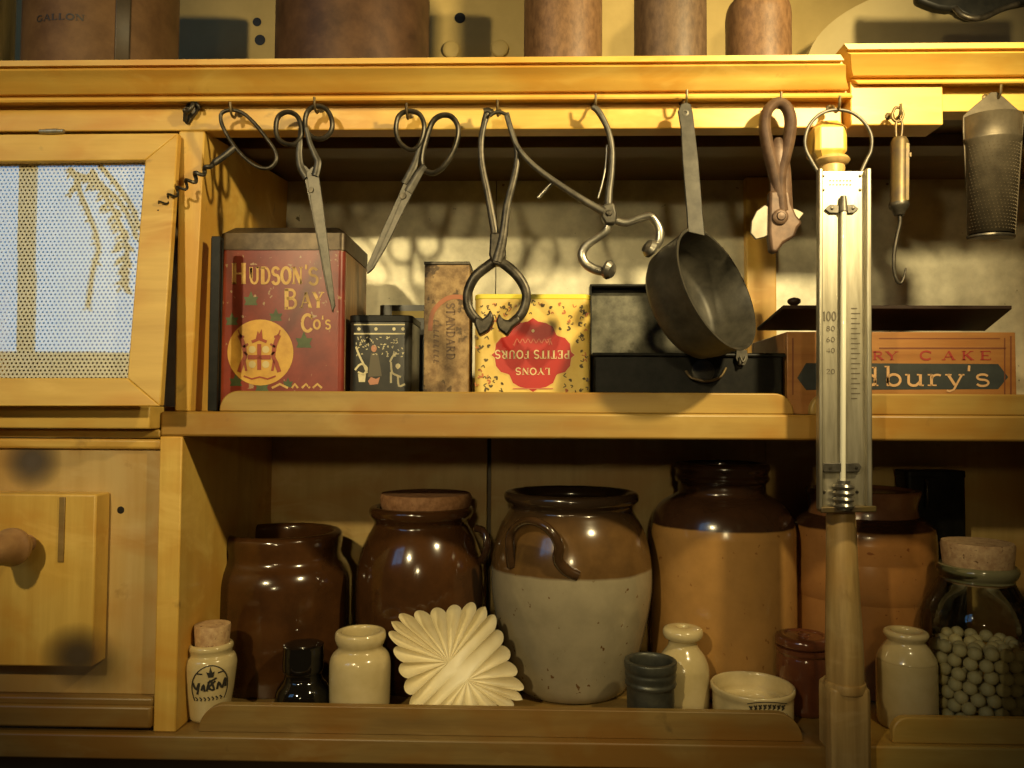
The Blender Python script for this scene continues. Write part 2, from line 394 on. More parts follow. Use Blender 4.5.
MB().box((xC0 - .3, .018, zUnder), (xM, YB + .0995, zT - .006)).build('top_board', W_DARK, D, bevel=.001)
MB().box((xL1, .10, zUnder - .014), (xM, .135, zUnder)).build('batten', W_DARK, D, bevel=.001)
MB().box((xL0, 0, zB), (xL1, YB, zU0)).build('side_panel', W_V, D, bevel=.0015)
xu0, xu1 = X(178, 0, 140), X(204, 0, 140)
MB().hexa([(xu0, .001, zF), (xu1, .001, zF), (X(190, 0, 405), .001, zU), (X(174, 0, 405), .001, zU)],
          [(xu0, YB, zF + .03), (xu1, YB, zF + .03), (X(190, 0, 405), YB, zU), (X(174, 0, 405), YB, zU)]).build('side_panel', W_V, D, bevel=.0015)
MB().box((xL0, 0, zU0), (xM, YB, zU)).build('shelf', W_MID, D, bevel=.0025)
def lip(u0, u1, v0, v1, ya, yb, r, parent, left=True, right=True, mat=None):
    y = ya
    a, b = X(u0, y, v1), X(u1, y, v1); zt, z0 = Z(v0, y), (zU if v1 < 500 else zB)
    rr = r * S(y); lo = []
    if left: lo += [(a + rr - rr * math.cos(t * math.pi / 16), zt - rr + rr * math.sin(t * math.pi / 16)) for t in range(0, 9)]
    else: lo += [(a, zt)]
    if right: lo += [(b - rr + rr * math.sin(t * math.pi / 16), zt - rr + rr * math.cos(t * math.pi / 16)) for t in range(0, 9)]
    else: lo += [(b, zt)]
    lo += [(b, z0), (a, z0)]
    MB().hexa([(x, ya, z) for x, z in lo], [(x, yb, z) for x, z in lo]).build('lip', mat or W_H, parent, bevel=.0015)
lip(219, 794, 392, 413, .004, .014, 19, D, mat=W_MID)
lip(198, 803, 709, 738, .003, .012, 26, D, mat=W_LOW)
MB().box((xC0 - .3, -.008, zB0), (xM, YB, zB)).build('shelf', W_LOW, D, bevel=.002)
# boards at the back: grey sheet above, brown boards below
for a, b in ((xL1, X(495, YB) - .0006), (X(495, YB) + .0006, X(748, YB)), (X(748, YB), xM)):
    MB().box((a, YB, zU0), (b, YB + .008, zT - .006)).build('back_sheet', SHEET, D)
for a, b in ((xL1 - .02, X(487.5, YB)), (X(491.5, YB), xM)):
    MB().box((a, YB, zB0), (b, YB + .012, zU0)).build('back_board', W_BACK, D, bevel=.001)
MB().box((xL1, YB + .02, zB0), (xM, YB + .024, zU0)).build('back_lining', W_DARK, D)
MB().box((X(747, YB - .012), YB - .014, zU), (X(777, YB - .012), YB, zUnder)).build('back_batten', W_V, D, bevel=.0015)
MB().box((xC0 - .02, .03, zBOT), (xM, .05, zB0)).build('base_front', W_DARK, D, bevel=.001)

# turned post: square blocks at both ends, turned shaft between
pc_t, pc_b = P(831, 140, -.004), P(846, 720, -.010)
def pax(z):
    t = (pc_t.z - z) / (pc_t.z - pc_b.z); return pc_t.lerp(pc_b, t)
post = MB()
pr = [(9, 155), (15.5, 158), (17.5, 161), (15.5, 164), (12, 166), (12.5, 168), (12, 175), (12.5, 260), (13, 400), (13.3, 505), (14.5, 560), (16.5, 620), (17.5, 655), (17.3, 676), (17, 681)]
zz = [P(838, v, -.006).z for _, v in pr]; sc = S(-.006); o = len(post.v); sg = 32
for (r_, v), z in zip(pr, zz):
    c = pax(z)
    for k in range(sg): post.v.append(Vector((c.x + r_ * sc * math.cos(2 * math.pi * k / sg), c.y + r_ * sc * math.sin(2 * math.pi * k / sg), z)))
for i in range(len(pr) - 1):
    for k in range(sg): post.f.append([o + i * sg + k, o + i * sg + (k + 1) % sg, o + (i + 1) * sg + (k + 1) % sg, o + (i + 1) * sg + k])
post.f.append([o + k for k in range(sg)]); post.f.append([o + (len(pr) - 1) * sg + k for k in range(sg)])
post.build('turned_post', W_POST, D)
c = pax(P(831, 690, -.01).z); h = 17.5 * sc
def block(v0, v1, u0, u1, Y, cham):
    mb = MB(); a, b = P(u0, (v0 + v1) / 2, Y - .016).x, P(u1, (v0 + v1) / 2, Y - .016).x
    z0, z1 = Z(v1, Y - .016, u0), Z(v0, Y - .016, u0); cx, cy, hw = (a + b) / 2, Y, (b - a) / 2; ch = cham
    def sec(k, z): return [(cx + x * k, cy + y * k, z) for x, y in ((-hw, -hw + ch), (-hw + ch, -hw), (hw - ch, -hw), (hw, -hw + ch), (hw, hw - ch), (hw - ch, hw), (-hw + ch, hw), (-hw, hw - ch))]
    ls = [sec(.62, z1), sec(1, z1 - .008), sec(1, z0 + .008), sec(.62, z0)] if v1 < 300 else [sec(.70, z1), sec(.98, z1 - .006), sec(1, z1 - .014), sec(1, z0)]
    o = len(mb.v)
    for l in ls: mb.v += [Vector(q) for q in l]
    for i in range(3):
        for k in range(8): mb.f.append([o + i * 8 + k, o + i * 8 + (k + 1) % 8, o + (i + 1) * 8 + (k + 1) % 8, o + (i + 1) * 8 + k])
    mb.f.append([o + k for k in range(8)]); mb.f.append([o + 24 + k for k in range(8)])
    return mb
block(118, 157, 816, 849, -.002, .0045).build('post_block', W_V, D, bevel=.001, smooth=12)
block(684, 775, 831, 871.5, -.006, .004).build('post_block', W_POST, D, bevel=.001, smooth=12)
rb = MB(); cc = pax(P(846, 684, -.006).z)
rb.lathe((cc.x, cc.y, cc.z), [(.012, -.006), (.0185, -.004), (.0195, 0), (.0185, .004), (.012, .006)], 32).build('post_ring', W_POST, D)

# right-hand dresser
ep = cprof([(-.040, 43), (-.040, 48.5), (-.035, 50), (-.035, 52), (-.038, 53.5), (-.033, 59), (-.025, 68), (-.020, 75), (-.0185, 76), (-.013, 77.5), (-.013, 79), (-.0175, 80), (-.0185, 82), (-.0175, 83.5), (-.006, 84.5), (-.004, 86)], 930)
cornice(ep, P(840, 45, -.03).x, P(848, 84, 0).x, xR + .3, xR + .3).build('cornice', W_H, E, smooth=25)
xs = P(943, 100, -.012).x
MB().box((xM + .002, -.012, Z(125, -.012, 890)), (xs, .022, ep[-1][1] + .003)).build('frieze_block', W_H, E, bevel=.0012)
MB().box((xs, -.002, Z(112, 0, 980)), (xR + .3, .022, ep[-1][1] + .003)).build('frieze', W_H, E, bevel=.0012)
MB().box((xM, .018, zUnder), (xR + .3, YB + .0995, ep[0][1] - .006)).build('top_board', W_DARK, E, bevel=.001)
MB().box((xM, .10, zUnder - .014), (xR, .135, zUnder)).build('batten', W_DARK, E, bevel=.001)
MB().box((xM, 0, zU0), (xR, YB, zU)).build('shelf', W_MID, E, bevel=.0025)
lip(811, 1100, 392, 413, .004, .014, 17, E, right=False, mat=W_MID)
lip(893, 1100, 711, 740, .003, .012, 15, E, right=False, mat=W_H)
MB().box((xM, -.004, zB0), (xR + .3, YB, zB)).build('shelf', W_H, E, bevel=.002)
MB().box((xM, YB, zU0), (xR, YB + .008, ep[0][1] - .006)).build('back_sheet', SHEET, E)
MB().box((xM, YB, zB0), (xR, YB + .012, zU0)).build('back_board', W_BACK, E, bevel=.001)
MB().box((xR, 0, zB0), (xR + .025, YB + .02, zUnder)).build('side_panel', W_V, E, bevel=.0015)
MB().box((xM, .03, zBOT), (xR, .05, zB0)).build('base_front', W_DARK, E, bevel=.001)

# cup hooks along the frieze
def hook(u, v, Y0=0, parent=D, up=8):
    s = S(-.02); p = P(u, v, Y0 - .016); k = .9
    pts = [(p.x, Y0 + .004, p.z + .004), (p.x, Y0 - .008, p.z + .003), (p.x, Y0 - .012, p.z - .003), (p.x, Y0 - .017, p.z - .006), (p.x, Y0 - .024, p.z - .003), (p.x, Y0 - .026, p.z + .006)]
    mb = MB().tube(smooth_path(pts, 5), .0013, 8)
    mb.lathe((p.x, Y0 + .001, p.z + .004), [(.0036, 0), (.0036, .0015), (.0015, .003)], 16, Vector((0, -1, 0)))
    return mb.build('hook', BRASSD, parent)
for u, v in ((234, 112), (317, 107), (408, 113), (498, 110), (595, 104), (685, 100), (778, 102), (836, 106)): hook(u, v, -.012 if u > 830 else 0)
hook(896, 114, -.012, E); hook(995, 95, -.002, E)
# iron bow fitting screwed to the frieze
m = MB()
m.plate([(183, 121), (188, 123), (192, 117), (196, 112), (199, 106), (197, 101), (192, 98), (188, 103), (184, 108), (183, 114)], -.004, .004)
m.wire([(185, 121, -.006), (186, 113, -.010), (190, 110, -.013), (193, 104, -.012), (191, 98, -.006)], -.008, .0022, 5)
m.lathe(P(187, 112, -.006), [(.0035, 0), (.003, .004), (.001, .006)], 16, Vector((0, -1, 0)))
m.wire([(192, 103, -.004), (197, 104, -.012), (199, 109, -.010)], -.008, .0018, 5)
m.build('iron_fitting', IRON, D)

# ------------------------------------------------------------------ left cupboard
def door_y(v): return -.010 - .036 * (v - 133) / 273.0
def DP(u, v, d=0):            # point on the sloping door front, d metres behind it
    th = math.atan2(.036, .27)
    p = P(u, v, door_y(v)); return p + Vector((0, math.cos(th), math.sin(th) * 0)) * d
LU = -96
fr = {'right': [(178, 133), (145, 160), (127, 378), (160, 406)], 'top': [(LU, 135), (LU + 33, 162), (145, 160), (178, 133)],
      'bottom': [(LU - 8, 406), (160, 406), (127, 378), (LU + 22, 378)], 'left': [(LU, 135), (LU - 8, 406), (LU + 22, 378), (LU + 33, 162)]}
dr = MB()
first = True
dm = MB()
for k in ('top', 'bottom', 'left', 'right'):
    dm.hexa([DP(u, v) for u, v in fr[k]], [DP(u, v, .009) for u, v in fr[k]])
door = dm.build('door', W_H, K, bevel=.0012)
# pierced sheet in a triangular lattice, and a pane in front of it
pa, pb, pcn, pd = DP(LU + 30, 160, .013), DP(148, 158, .013), DP(131, 381, .013), DP(LU + 18, 381, .013)
ex = (pb - pa).normalized(); ez = (pd - pa); ez = (ez - ex * ez.dot(ex)).normalized()
Wd = (pb - pa).dot(ex); Ht = (pcn - pa).dot(ez)
ps = MB(); pit = 4.3 * S(-.01); rowh = pit * .866; rh = pit * .275
xr_top, xr_bot = (pb - pa).dot(ex), (pcn - pa).dot(ex)
nr = int(Ht / rowh)
for j in range(nr + 1):
    y = j * rowh; xe = xr_top + (xr_bot - xr_top) * y / Ht; i = 0
    while True:
        x = i * pit + (pit / 2 if j % 2 else 0)
        if x > xe: break
        i += 1; o = len(ps.v)
        for rr_ in (pit / math.sqrt(3), rh):
            for k in range(6):
                a = R(30 + 60 * k); ps.v.append(pa + ex * (x + rr_ * math.cos(a)) + ez * (y + rr_ * math.sin(a)))
        for k in range(6): ps.f.append([o + k, o + (k + 1) % 6, o + 6 + (k + 1) % 6, o + 6 + k])
ps.build('pierced_sheet', GREYM, door, smooth=0, solid=.0004)
g0 = [DP(LU + 32, 161, .006), DP(146, 159, .006), DP(128, 380, .006), DP(LU + 20, 380, .006)]
MB().hexa(g0, [p + Vector((0, .0012, 0)) for p in g0]).build('glass_pane', GLASSP, door)
hm = MB().tube([P(40, 131.5, -.012), P(64, 131.2, -.012)], .0022, 12); hm.tube([P(46, 131.5, -.012), P(58, 131.2, -.012)], .0026, 12)
hm.build('hinge', BRASS, door)
# carcass around the door
MB().box((xC0, .02, Z(432, .0)), (xC0 + .02, YB, zF)).build('side_panel', W_V, K)
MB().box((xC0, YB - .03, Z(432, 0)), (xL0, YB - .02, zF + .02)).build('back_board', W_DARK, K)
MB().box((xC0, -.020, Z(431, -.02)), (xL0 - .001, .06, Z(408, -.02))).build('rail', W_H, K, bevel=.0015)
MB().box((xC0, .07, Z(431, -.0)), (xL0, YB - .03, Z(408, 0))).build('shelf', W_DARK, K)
MB().box((xC0, .000, Z(440, 0)), (xL0, .02, Z(431.5, 0))).build('moulding', W_H, K, bevel=.002)
MB().box((xC0, .004, Z(452, 0)), (xL0, .02, Z(441, 0))).build('moulding', W_H, K, bevel=.003)
MB().box((xC0, .010, Z(700, .01)), (xL0, .028, Z(452, .01))).build('front_board', wood('wood_front_board', (.52, .36, .14), (.44, .29, .09), (1.6, 1, .10)), K, bevel=.001)
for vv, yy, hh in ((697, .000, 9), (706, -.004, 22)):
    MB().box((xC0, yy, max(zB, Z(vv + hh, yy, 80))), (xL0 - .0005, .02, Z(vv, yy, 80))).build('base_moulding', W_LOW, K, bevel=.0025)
MB().lathe(P(121, 510, .0105), [(.0038, 0), (.0038, .0006), (.0, .0007)], 16, Vector((0, -1, 0))).build('peg_hole', simple('hole_black', (.004, .003, .002)), K)
dra = MB().box((xC0 + .05, -.016, Z(667, -.016, 60)), (X(94, -.016, 580), .0098, Z(494, -.016, 60))).build('drawer', W_V, K, bevel=.002)
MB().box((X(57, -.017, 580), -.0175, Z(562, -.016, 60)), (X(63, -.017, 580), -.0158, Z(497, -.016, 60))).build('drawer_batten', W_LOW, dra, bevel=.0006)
kp = P(28, 543, -.016)
MB().lathe(kp, smooth_path([(.0085, 0), (.0075, .006), (.010, .012), (.0165, .018), (.0185, .025), (.016, .032), (.009, .06), (.0, .037)], 4), 32, Vector((0, -1, 0))).build('knob', simple('knob_wood', (.30, .16, .07), (.40, .23, .10), 50, .4), dra)
# soot stains on the boards, worn into the paint
def stain(name, u, v, ru, rv, Y, col, parent):
    m = bpy.data.materials.new(name); m.use_nodes = True; nt = m.node_tree; nt.nodes.clear()
    out = nt.nodes.new('ShaderNodeOutputMaterial'); b = nt.nodes.new('ShaderNodeBsdfPrincipled'); b.inputs['Base Color'].default_value = c4(col); b.inputs['Roughness'].default_value = .5
    t = nt.nodes.new('ShaderNodeBsdfTransparent'); mx = nt.nodes.new('ShaderNodeMixShader')
    tc = nt.nodes.new('ShaderNodeTexCoord'); gr = nt.nodes.new('ShaderNodeTexGradient'); gr.gradient_type = 'SPHERICAL'
    mp = nt.nodes.new('ShaderNodeMapping'); nt.links.new(tc.outputs['Generated'], mp.inputs[0])
    mp.inputs['Location'].default_value = (-1, 0, -1); mp.inputs['Scale'].default_value = (2, 0, 2)
    nt.links.new(mp.outputs[0], gr.inputs[0])
    mm = nt.nodes.new('ShaderNodeMath'); mm.operation = 'MULTIPLY'; nt.links.new(gr.outputs[1], mm.inputs[0]); mm.inputs[1].default_value = 1.1; mm.use_clamp = True
    nt.links.new(mm.outputs[0], mx.inputs[0]); nt.links.new(t.outputs[0], mx.inputs[1]); nt.links.new(b.outputs[0], mx.inputs[2]); nt.links.new(mx.outputs[0], out.inputs[0])
    mb = MB().add([P(u - ru, v + rv, Y), P(u + ru, v + rv, Y), P(u + ru, v - rv, Y), P(u - ru, v - rv, Y)], [(0, 1, 2, 3)])
    return mb.build('soot_stain', m, parent, recalc=False, smooth=0)
stain('soot', 32, 462, 30, 30, .0095, (.10, .075, .05), K)
stain('soot', 78, 656, 40, 34, -.0165, (.07, .045, .02), dra)

# ================================================================== on top of the dresser
zTop = zT - .006
zTopE = ep[0][1] - .006
def lat(u, Y, prof, v=None, **k):
    """turned solid: prof = (half width in picture px, picture height or ('z', z)) -> centre, metric profile"""
    s = S(Y); vs = [q for _, q in prof if not isinstance(q, tuple)]
    x = P(u, v if v else sum(vs) / len(vs), Y).x
    return Vector((x, Y, 0)), [(r_ * s, q[1] if isinstance(q, tuple) else P(u, q, Y).z) for r_, q in prof]
def turned(mb, u, Y, prof, v=None, n=4, seg=64):
    c, p = lat(u, Y, prof, v); 
    if n: p = smooth_path(p, n)
    return mb.lathe(c, [(max(0, a), b) for a, b in p], seg)
def topped(name, label, cat, u, Y, r, mat, shoulder=None, group=None, seam=None, z0=None, hgt=.24):
    c, _ = lat(u, Y, [(r, 20)]); s = S(Y); rr = r * s; zb = z0 or zTop; t = thing(name, label, cat, (c.x, Y, zb), group)
    if shoulder:
        zs = P(u, shoulder, Y).z
        prof = smooth_path([(rr * .96, zb), (rr, zb + .004), (rr, zs - .03), (rr, zs - .012), (rr * .9, zs), (rr * .55, zs + .012), (rr * .42, zs + .02), (rr * .42, zs + .035), (rr * .36, zs + .037), (0, zs + .037)], 4)
    else:
        prof = [(rr * .97, zb), (rr, zb + .003), (rr, zb + hgt), (rr * .96, zb + hgt + .003), (rr * .93, zb + hgt), (rr * .93, zb + hgt - .08), (0, zb + hgt - .08)]
    MB().lathe((c.x, Y, 0), prof, 64).build('body', mat, t)
    return t, c, rr
def cyl_fn(c, rr, e=.0005):       # surface coordinates on a turned side: metres around from the front, height
    return lambda a, z: Vector((c.x + (rr + e) * math.sin(a / rr), c.y - (rr + e) * math.cos(a / rr), z))
t, c, rr = topped('copper_measure', 'large brown copper measure stamped GALLON with a dark upright seam', 'measure', 104, .14, 71.5, COPPER)
PHI = math.atan2(-c.x, c.y - CAM.y) * rr
fn0 = cyl_fn(c, rr); fn = lambda a, z: fn0(a + PHI, z)
sm = MB(); th0 = math.asin((112 - 101) / 82) * rr; th1 = math.asin((127 - 101) / 82) * rr
for i in range(9):
    a0 = th0 + (th1 - th0) * i / 8
    sm.v += [fn(a0, zTop + .002), fn(a0, zTop + .238)]
    if i: sm.f.append([2 * i - 2, 2 * i, 2 * i + 1, 2 * i - 1])
sm.build('seam_strap', simple('seam_dark', (.045, .032, .018), (.075, .052, .03), 30, .5, .1), t, solid=.001)
lt = MB(); hgt_ = 6.5 * S(.06); a0 = math.asin((37 - 101) / 82.) * rr
letters(lt, 'GALLON', a0, P(58, 22, .06).z, hgt_, fn, width=math.asin((83 - 101) / 82.) * rr - a0, bold=1.3)
lt.build('lettering', LETDARK, t, recalc=False, smooth=0)
topped('copper_canister', 'wide dark copper canister standing between the measure and the three brown stoneware bottles', 'canister', 354, .15, 77, COPPERD)
for u, r_, Yp, sh, mt, lb in ((563, 39.5, .05, None, ROLLB, 'light brown ribbed stoneware bottle, widest and leftmost of three on the dresser top'),
                             (670, 36, .05, None, ROLLD, 'dark brown straight stoneware bottle, middle one of three on the dresser top'),
                             (758, 32, .05, 6, ROLLB, 'brown round-shouldered stoneware bottle, smallest of three on the dresser top')):
    topped('stoneware_bottle', lb, 'bottle', u, Yp, r_, mt, sh or -95, 'brown stoneware bottles on the dresser top')
t, c, rr = topped('brass_pot', 'shiny brass pot at the far left end of the dresser top', 'pot', -30, .20, 40, BRASS)
# arched cream tray standing against the wall
am = [(807, 300)]
for i in range(41):
    a = math.pi * i / 40; am.append((1010 - 203 * math.cos(a), 66 - 92 * math.sin(a)))
am.append((1213, 300)); mb = MB(); Yt = .240
out_ = [P(u, v, Yt) for u, v in am]; inn = [P(1010 + (u - 1010) * .88, 66 + (v - 66) * (.80 if v < 200 else 1), Yt + .012) for u, v in am]
zb_ = zTopE
out_ = [Vector((p.x, p.y, max(p.z, zb_))) for p in out_]; inn = [Vector((p.x, p.y, max(p.z, zb_))) for p in inn]
n_ = len(out_); o = 0
mb.v += out_ + inn + [p + Vector((0, .022, 0)) for p in out_]
for i in range(n_ - 1):
    mb.f.append([i, i + 1, n_ + i + 1, n_ + i]); mb.f.append([i, 2 * n_ + i, 2 * n_ + i + 1, i + 1])
mb.f.append(list(range(n_, 2 * n_))); mb.f.append(list(range(2 * n_, 3 * n_)))
mb.f.append([0, n_, 2 * n_ - 1, n_ - 1, 3 * n_ - 1, 2 * n_])
tag(mb.build('arched_tray', simple('tray_cream', (.50, .40, .19), (.58, .47, .23), 9, .45), origin=(P(1010, 60, Yt).x, Yt, zb_)), 'large arched cream tray leaning on the wall above the higher cornice', 'tray')
# black pan hanging from above, only its underside in view
pp = P(985, -30, .10); t = thing('iron_skillet', 'black iron skillet at the top right corner, only its underside showing', 'pan', pp)
mb = MB(); px = [(916, -40), (918, 0), (927, 4), (938, 8), (950, 9.5), (956, 9), (960, 13), (970, 17.5), (982, 17), (996, 12), (1010, 6), (1040, 0), (1060, -4), (1060, -40)]
mb.plate(px, .08, .014); mb.build('body', BLACK, t, bevel=.004, seg=3)
MB().wire([(955, 8, .075), (962, 15, .070), (973, 18.5, .068), (985, 17, .070), (1000, 10, .075), (1018, 4, .078)], .07, .0032, 6).build('rim', IRON, t)
a_, b_ = P(985, -38, .09), P(985, -150, YB + .10)
MB().tube([a_, a_ + Vector((0, 0, .05)), Vector((a_.x, b_.y - .01, b_.z)), Vector((a_.x, b_.y + .001, b_.z))], .003, 8).build('hanging_wire', IRON, t)
# wall pegs and holes
for (u, v, r_) in ((257, 22, 4.5), (260, 40, 5.5), (460, 18, 5.5)):
    q = P(u, v, YB + .0995); MB().lathe(q, [(r_ * S(YB + .1), 0), (r_ * S(YB + .1), .0004), (0, .0005)], 20, Vector((0, -1, 0))).build('peg_hole', MATS['hole_black'], w)
for i, (u, v, r_) in enumerate(((500, 49, 9), (451, 50, 9))):
    q = P(u, v, YB + .099); o_ = MB().lathe(q, smooth_path([(r_ * S(.37), 0), (r_ * S(.37), .002), (r_ * S(.37) * .8, .0045), (0, .005)], 3), 24, Vector((0, -1, 0))).build('wall_peg', WALLM, origin=q)
    tag(o_, 'round wooden wall peg, ' + ('nearer the leftmost brown bottle' if i == 0 else 'beside the wide dark copper canister'), 'peg', 'wooden wall pegs')

# ================================================================== tools hanging from the hooks
YH = -.021
def hang(name, label, cat, u, v, Y=YH, group=None): return thing(name, label, cat, P(u, v, Y), group)
# corkscrew
t = hang('corkscrew', 'iron corkscrew with a long bow handle, hanging askew at the left end of the frieze', 'corkscrew', 234, 112)
MB().wire([(222, 113), (221, 121), (226, 133), (235, 147), (246, 159), (258, 167), (269, 168), (276, 161), (275, 151), (267, 139), (256, 125), (244, 114), (232, 110)], YH, .0019, 6, True).build('handle', IRON, t)
MB().wire([(235, 147), (224, 156), (214, 163)], YH, .0035, 4, flat=.6).build('shank', IRON, t)
mb = MB(); a, b = Vector((215, 162)), Vector((156, 208)); n = 150; L = (b - a).normalized(); Nn = Vector((-L.y, L.x)); hp = []
for i in range(n + 1):
    q = i / n; w = 2 * math.pi * 6.5 * q; am_ = 3.9 * min(1, q * 3.2) * (1 - .25 * q); cpt = a + (b - a) * q + Nn * am_ * math.cos(w)
    p = P(cpt.x, cpt.y, YH); p.y += am_ * S(YH) * math.sin(w); hp.append(p)
mb.tube(hp, [.0026, .0021, .0015, .0012, .0007], 8)
mb.build('worm', IRON, t)

def bow(px, r=.0024, n=6, Y=YH, mat=IRON): return MB().wire(px, Y, r, n, True, flat=1.3)
# scissors with long closed blades
t = hang('scissors', 'long closed steel scissors hanging point down in front of the red tin', 'scissors', 317, 107)
bow([(276, 126), (279, 116), (288, 112), (297, 116), (301, 126), (301, 137), (295, 144), (286, 144), (278, 138)]).build('bow', IRON, t)
bow([(305, 122), (308, 111), (317, 106), (327, 110), (332, 121), (331, 131), (324, 138), (314, 138), (307, 131)]).build('bow', IRON, t)
MB().wire([(301, 128), (300, 142), (299, 155), (301, 168), (307, 178)], YH, [.0024, .003, .0036, .004], 5, flat=.7).build('shank', STEEL, t)
MB().wire([(306, 128), (310, 143), (315, 155), (318, 163), (315, 176)], YH - .003, [.0022, .0027, .0034, .004], 5, flat=.7).build('shank', STEEL, t)
MB().plate([(299, 160), (302.5, 171), (310, 206), (317.5, 243), (326, 289), (333, 313), (334, 304), (327, 262), (319, 215), (313, 172)], YH, .0025).build('blade', STEEL, t, bevel=.0006)
MB().plate([(306, 172), (313, 215), (322, 262), (332, 312), (335, 306), (334, 296), (328, 246), (323, 206), (318, 170), (313, 166)], YH - .0028, .0025).build('blade', STEEL, t, bevel=.0006)
MB().lathe(P(311, 190, YH - .003), [(.003, 0), (.0026, .0012), (0, .0014)], 16, Vector((0, -1, 0))).build('pivot_screw', IRON, t)
# tailor's shears
t = hang('scissors', 'slanting steel shears with one long oval grip, hanging between red tin and pincers', 'scissors', 408, 111)
bow([(396, 127), (399, 116), (408, 111), (419, 114), (424, 124), (423, 136), (418, 147), (410, 150), (401, 144), (397, 136)]).build('bow', IRON, t)
bow([(432, 123), (440, 116), (450, 116), (457, 124), (458, 136), (453, 152), (443, 167), (433, 173), (424, 169), (422, 158), (426, 140)], .0027).build('bow', IRON, t)
MB().wire([(423, 136), (419, 152), (412, 170), (405, 184)], YH, [.0025, .0035, .0046], 5, flat=.6).build('shank', STEEL, t)
MB().wire([(425, 166), (420, 172), (414, 182), (408, 192)], YH - .003, [.003, .004, .0046], 5, flat=.6).build('shank', STEEL, t)
MB().plate([(407, 174), (398, 196), (383, 228), (372, 254), (366, 267), (367, 274), (371, 271), (384, 247), (396, 220), (406, 200), (414, 180)], YH, .0025).build('blade', STEEL, t, bevel=.0006)
MB().plate([(412, 178), (400, 202), (388, 230), (376, 257), (368, 273), (373, 269), (386, 247), (401, 216), (411, 196), (420, 174)], YH - .0028, .0025).build('blade', STEEL, t, bevel=.0006)
MB().lathe(P(403, 196, YH - .003), [(.0036, 0), (.003, .0014), (0, .0016)], 16, Vector((0, -1, 0))).build('pivot_screw', IRON, t)
# iron pincers
t = hang('pincers', 'dark iron pincers with round closed jaws, hanging in front of the yellow tin', 'pincers', 498, 111)
MB().wire([(487, 113), (484, 124), (481, 142), (482, 165), (487, 190), (493, 222), (497, 246), (500, 262)], YH, [.0034, .003, .0032, .0036, .0042, .006], 5, flat=.8).build('handle', IRON, t)
MB().wire([(507, 113), (511, 128), (516, 145), (517, 160), (514, 178), (507, 206), (503, 236), (497, 262)], YH - .004, [.0022, .0024, .003, .0036, .0042, .006], 5, flat=.8).build('handle', IRON, t)
MB().wire([(484, 112), (488, 111), (492, 113)], YH, .0036, 4).wire([(490, 116), (494, 113), (500, 112), (507, 115)], YH - .004, .0018, 5).build('handle_loop', IRON, t)
MB().plate([(490, 232), (504, 232), (506, 256), (500, 266), (492, 264), (489, 255)], YH - .006, .010).build('joint', IRON, t, bevel=.002)
MB().wire([(500, 258), (488, 266), (475, 277), (468, 292), (468, 306), (474, 317), (484, 325)], YH, [.0048, .0052, .005, .0046, .005, .0046], 6, flat=.85).build('jaw', IRON, t)
MB().wire([(494, 258), (508, 267), (519, 278), (526, 292), (525, 306), (519, 317), (509, 325)], YH - .002, [.0048, .0052, .005, .0046, .005, .0046], 6, flat=.85).build('jaw', IRON, t)
MB().plate([(475, 316), (482, 319), (487, 315), (490, 309), (494, 317), (492, 325), (488, 331), (479, 336), (474, 324)], YH - .008, .016).build('jaw_edge', IRON, t, bevel=.002)
MB().plate([(499, 313), (503, 319), (510, 320), (518, 314), (521, 321), (513, 327), (507, 336), (498, 329), (496, 321)], YH - .010, .016).build('jaw_edge', IRON, t, bevel=.002)
# sugar nippers
t = hang('sugar_nippers', 'bright steel sugar nippers with curled open jaws, hanging left of the saucepan', 'nippers', 595, 104)
MB().wire([(593, 107), (598, 111), (604, 121), (609, 133), (612, 150), (611.5, 172), (609, 192), (608, 210)], YH, [.003, .0034, .003, .003, .0032, .0036, .0045], 5).build('handle', STEEL, t)
MB().wire([(506, 116), (510, 128), (516, 144), (527, 159), (543, 173), (566, 189), (588, 203), (604, 212)], YH - .008, [.0018, .0024, .0028, .003, .0034, .0042], 5).build('handle', STEEL, t)
MB().wire([(607, 145), (606, 164), (602, 184), (598, 198)], YH + .003, .0011, 5).build('spring', BRIGHT, t)
MB().tube([P(552, 183, YH - .004), P(538, 198, YH - .002)], .0017, 10).build('stop_pin', BRIGHT, t)
MB().plate([(603, 204), (614, 202), (617, 213), (616, 223), (606, 224), (601, 216)], YH - .008, .012).build('joint', STEEL, t, bevel=.002)
MB().lathe(P(609, 213, YH - .008), [(.0032, 0), (.0026, .0015), (0, .0018)], 16, Vector((0, -1, 0))).build('pivot_screw', IRON, t)
MB().wire([(609, 222), (606, 231), (597, 238), (587, 245), (582, 254), (585, 263), (594, 269), (605, 272)], YH, [.004, .0038, .0042, .0046, .0048, .0045], 6).build('jaw', BRIGHT, t)
MB().wire([(616, 221), (626, 223), (637, 219), (649, 216), (655, 221), (659.5, 230), (659.5, 240), (656, 246)], YH - .004, [.004, .0038, .0042, .0042, .0044, .0042], 6).build('jaw', BRIGHT, t)
MB().lathe(P(609, 270, YH), [(.0, -.002), (.009, -.003), (.0095, 0), (.007, .004), (0, .006)], 24, Vector((.8, -.5, -.35))).build('jaw_cup', BRIGHT, t)
MB().lathe(P(650, 248, YH - .006), [(.0, -.002), (.009, -.003), (.0095, 0), (.007, .004), (0, .006)], 24, Vector((-.75, -.45, .45))).build('jaw_cup', BRIGHT, t)

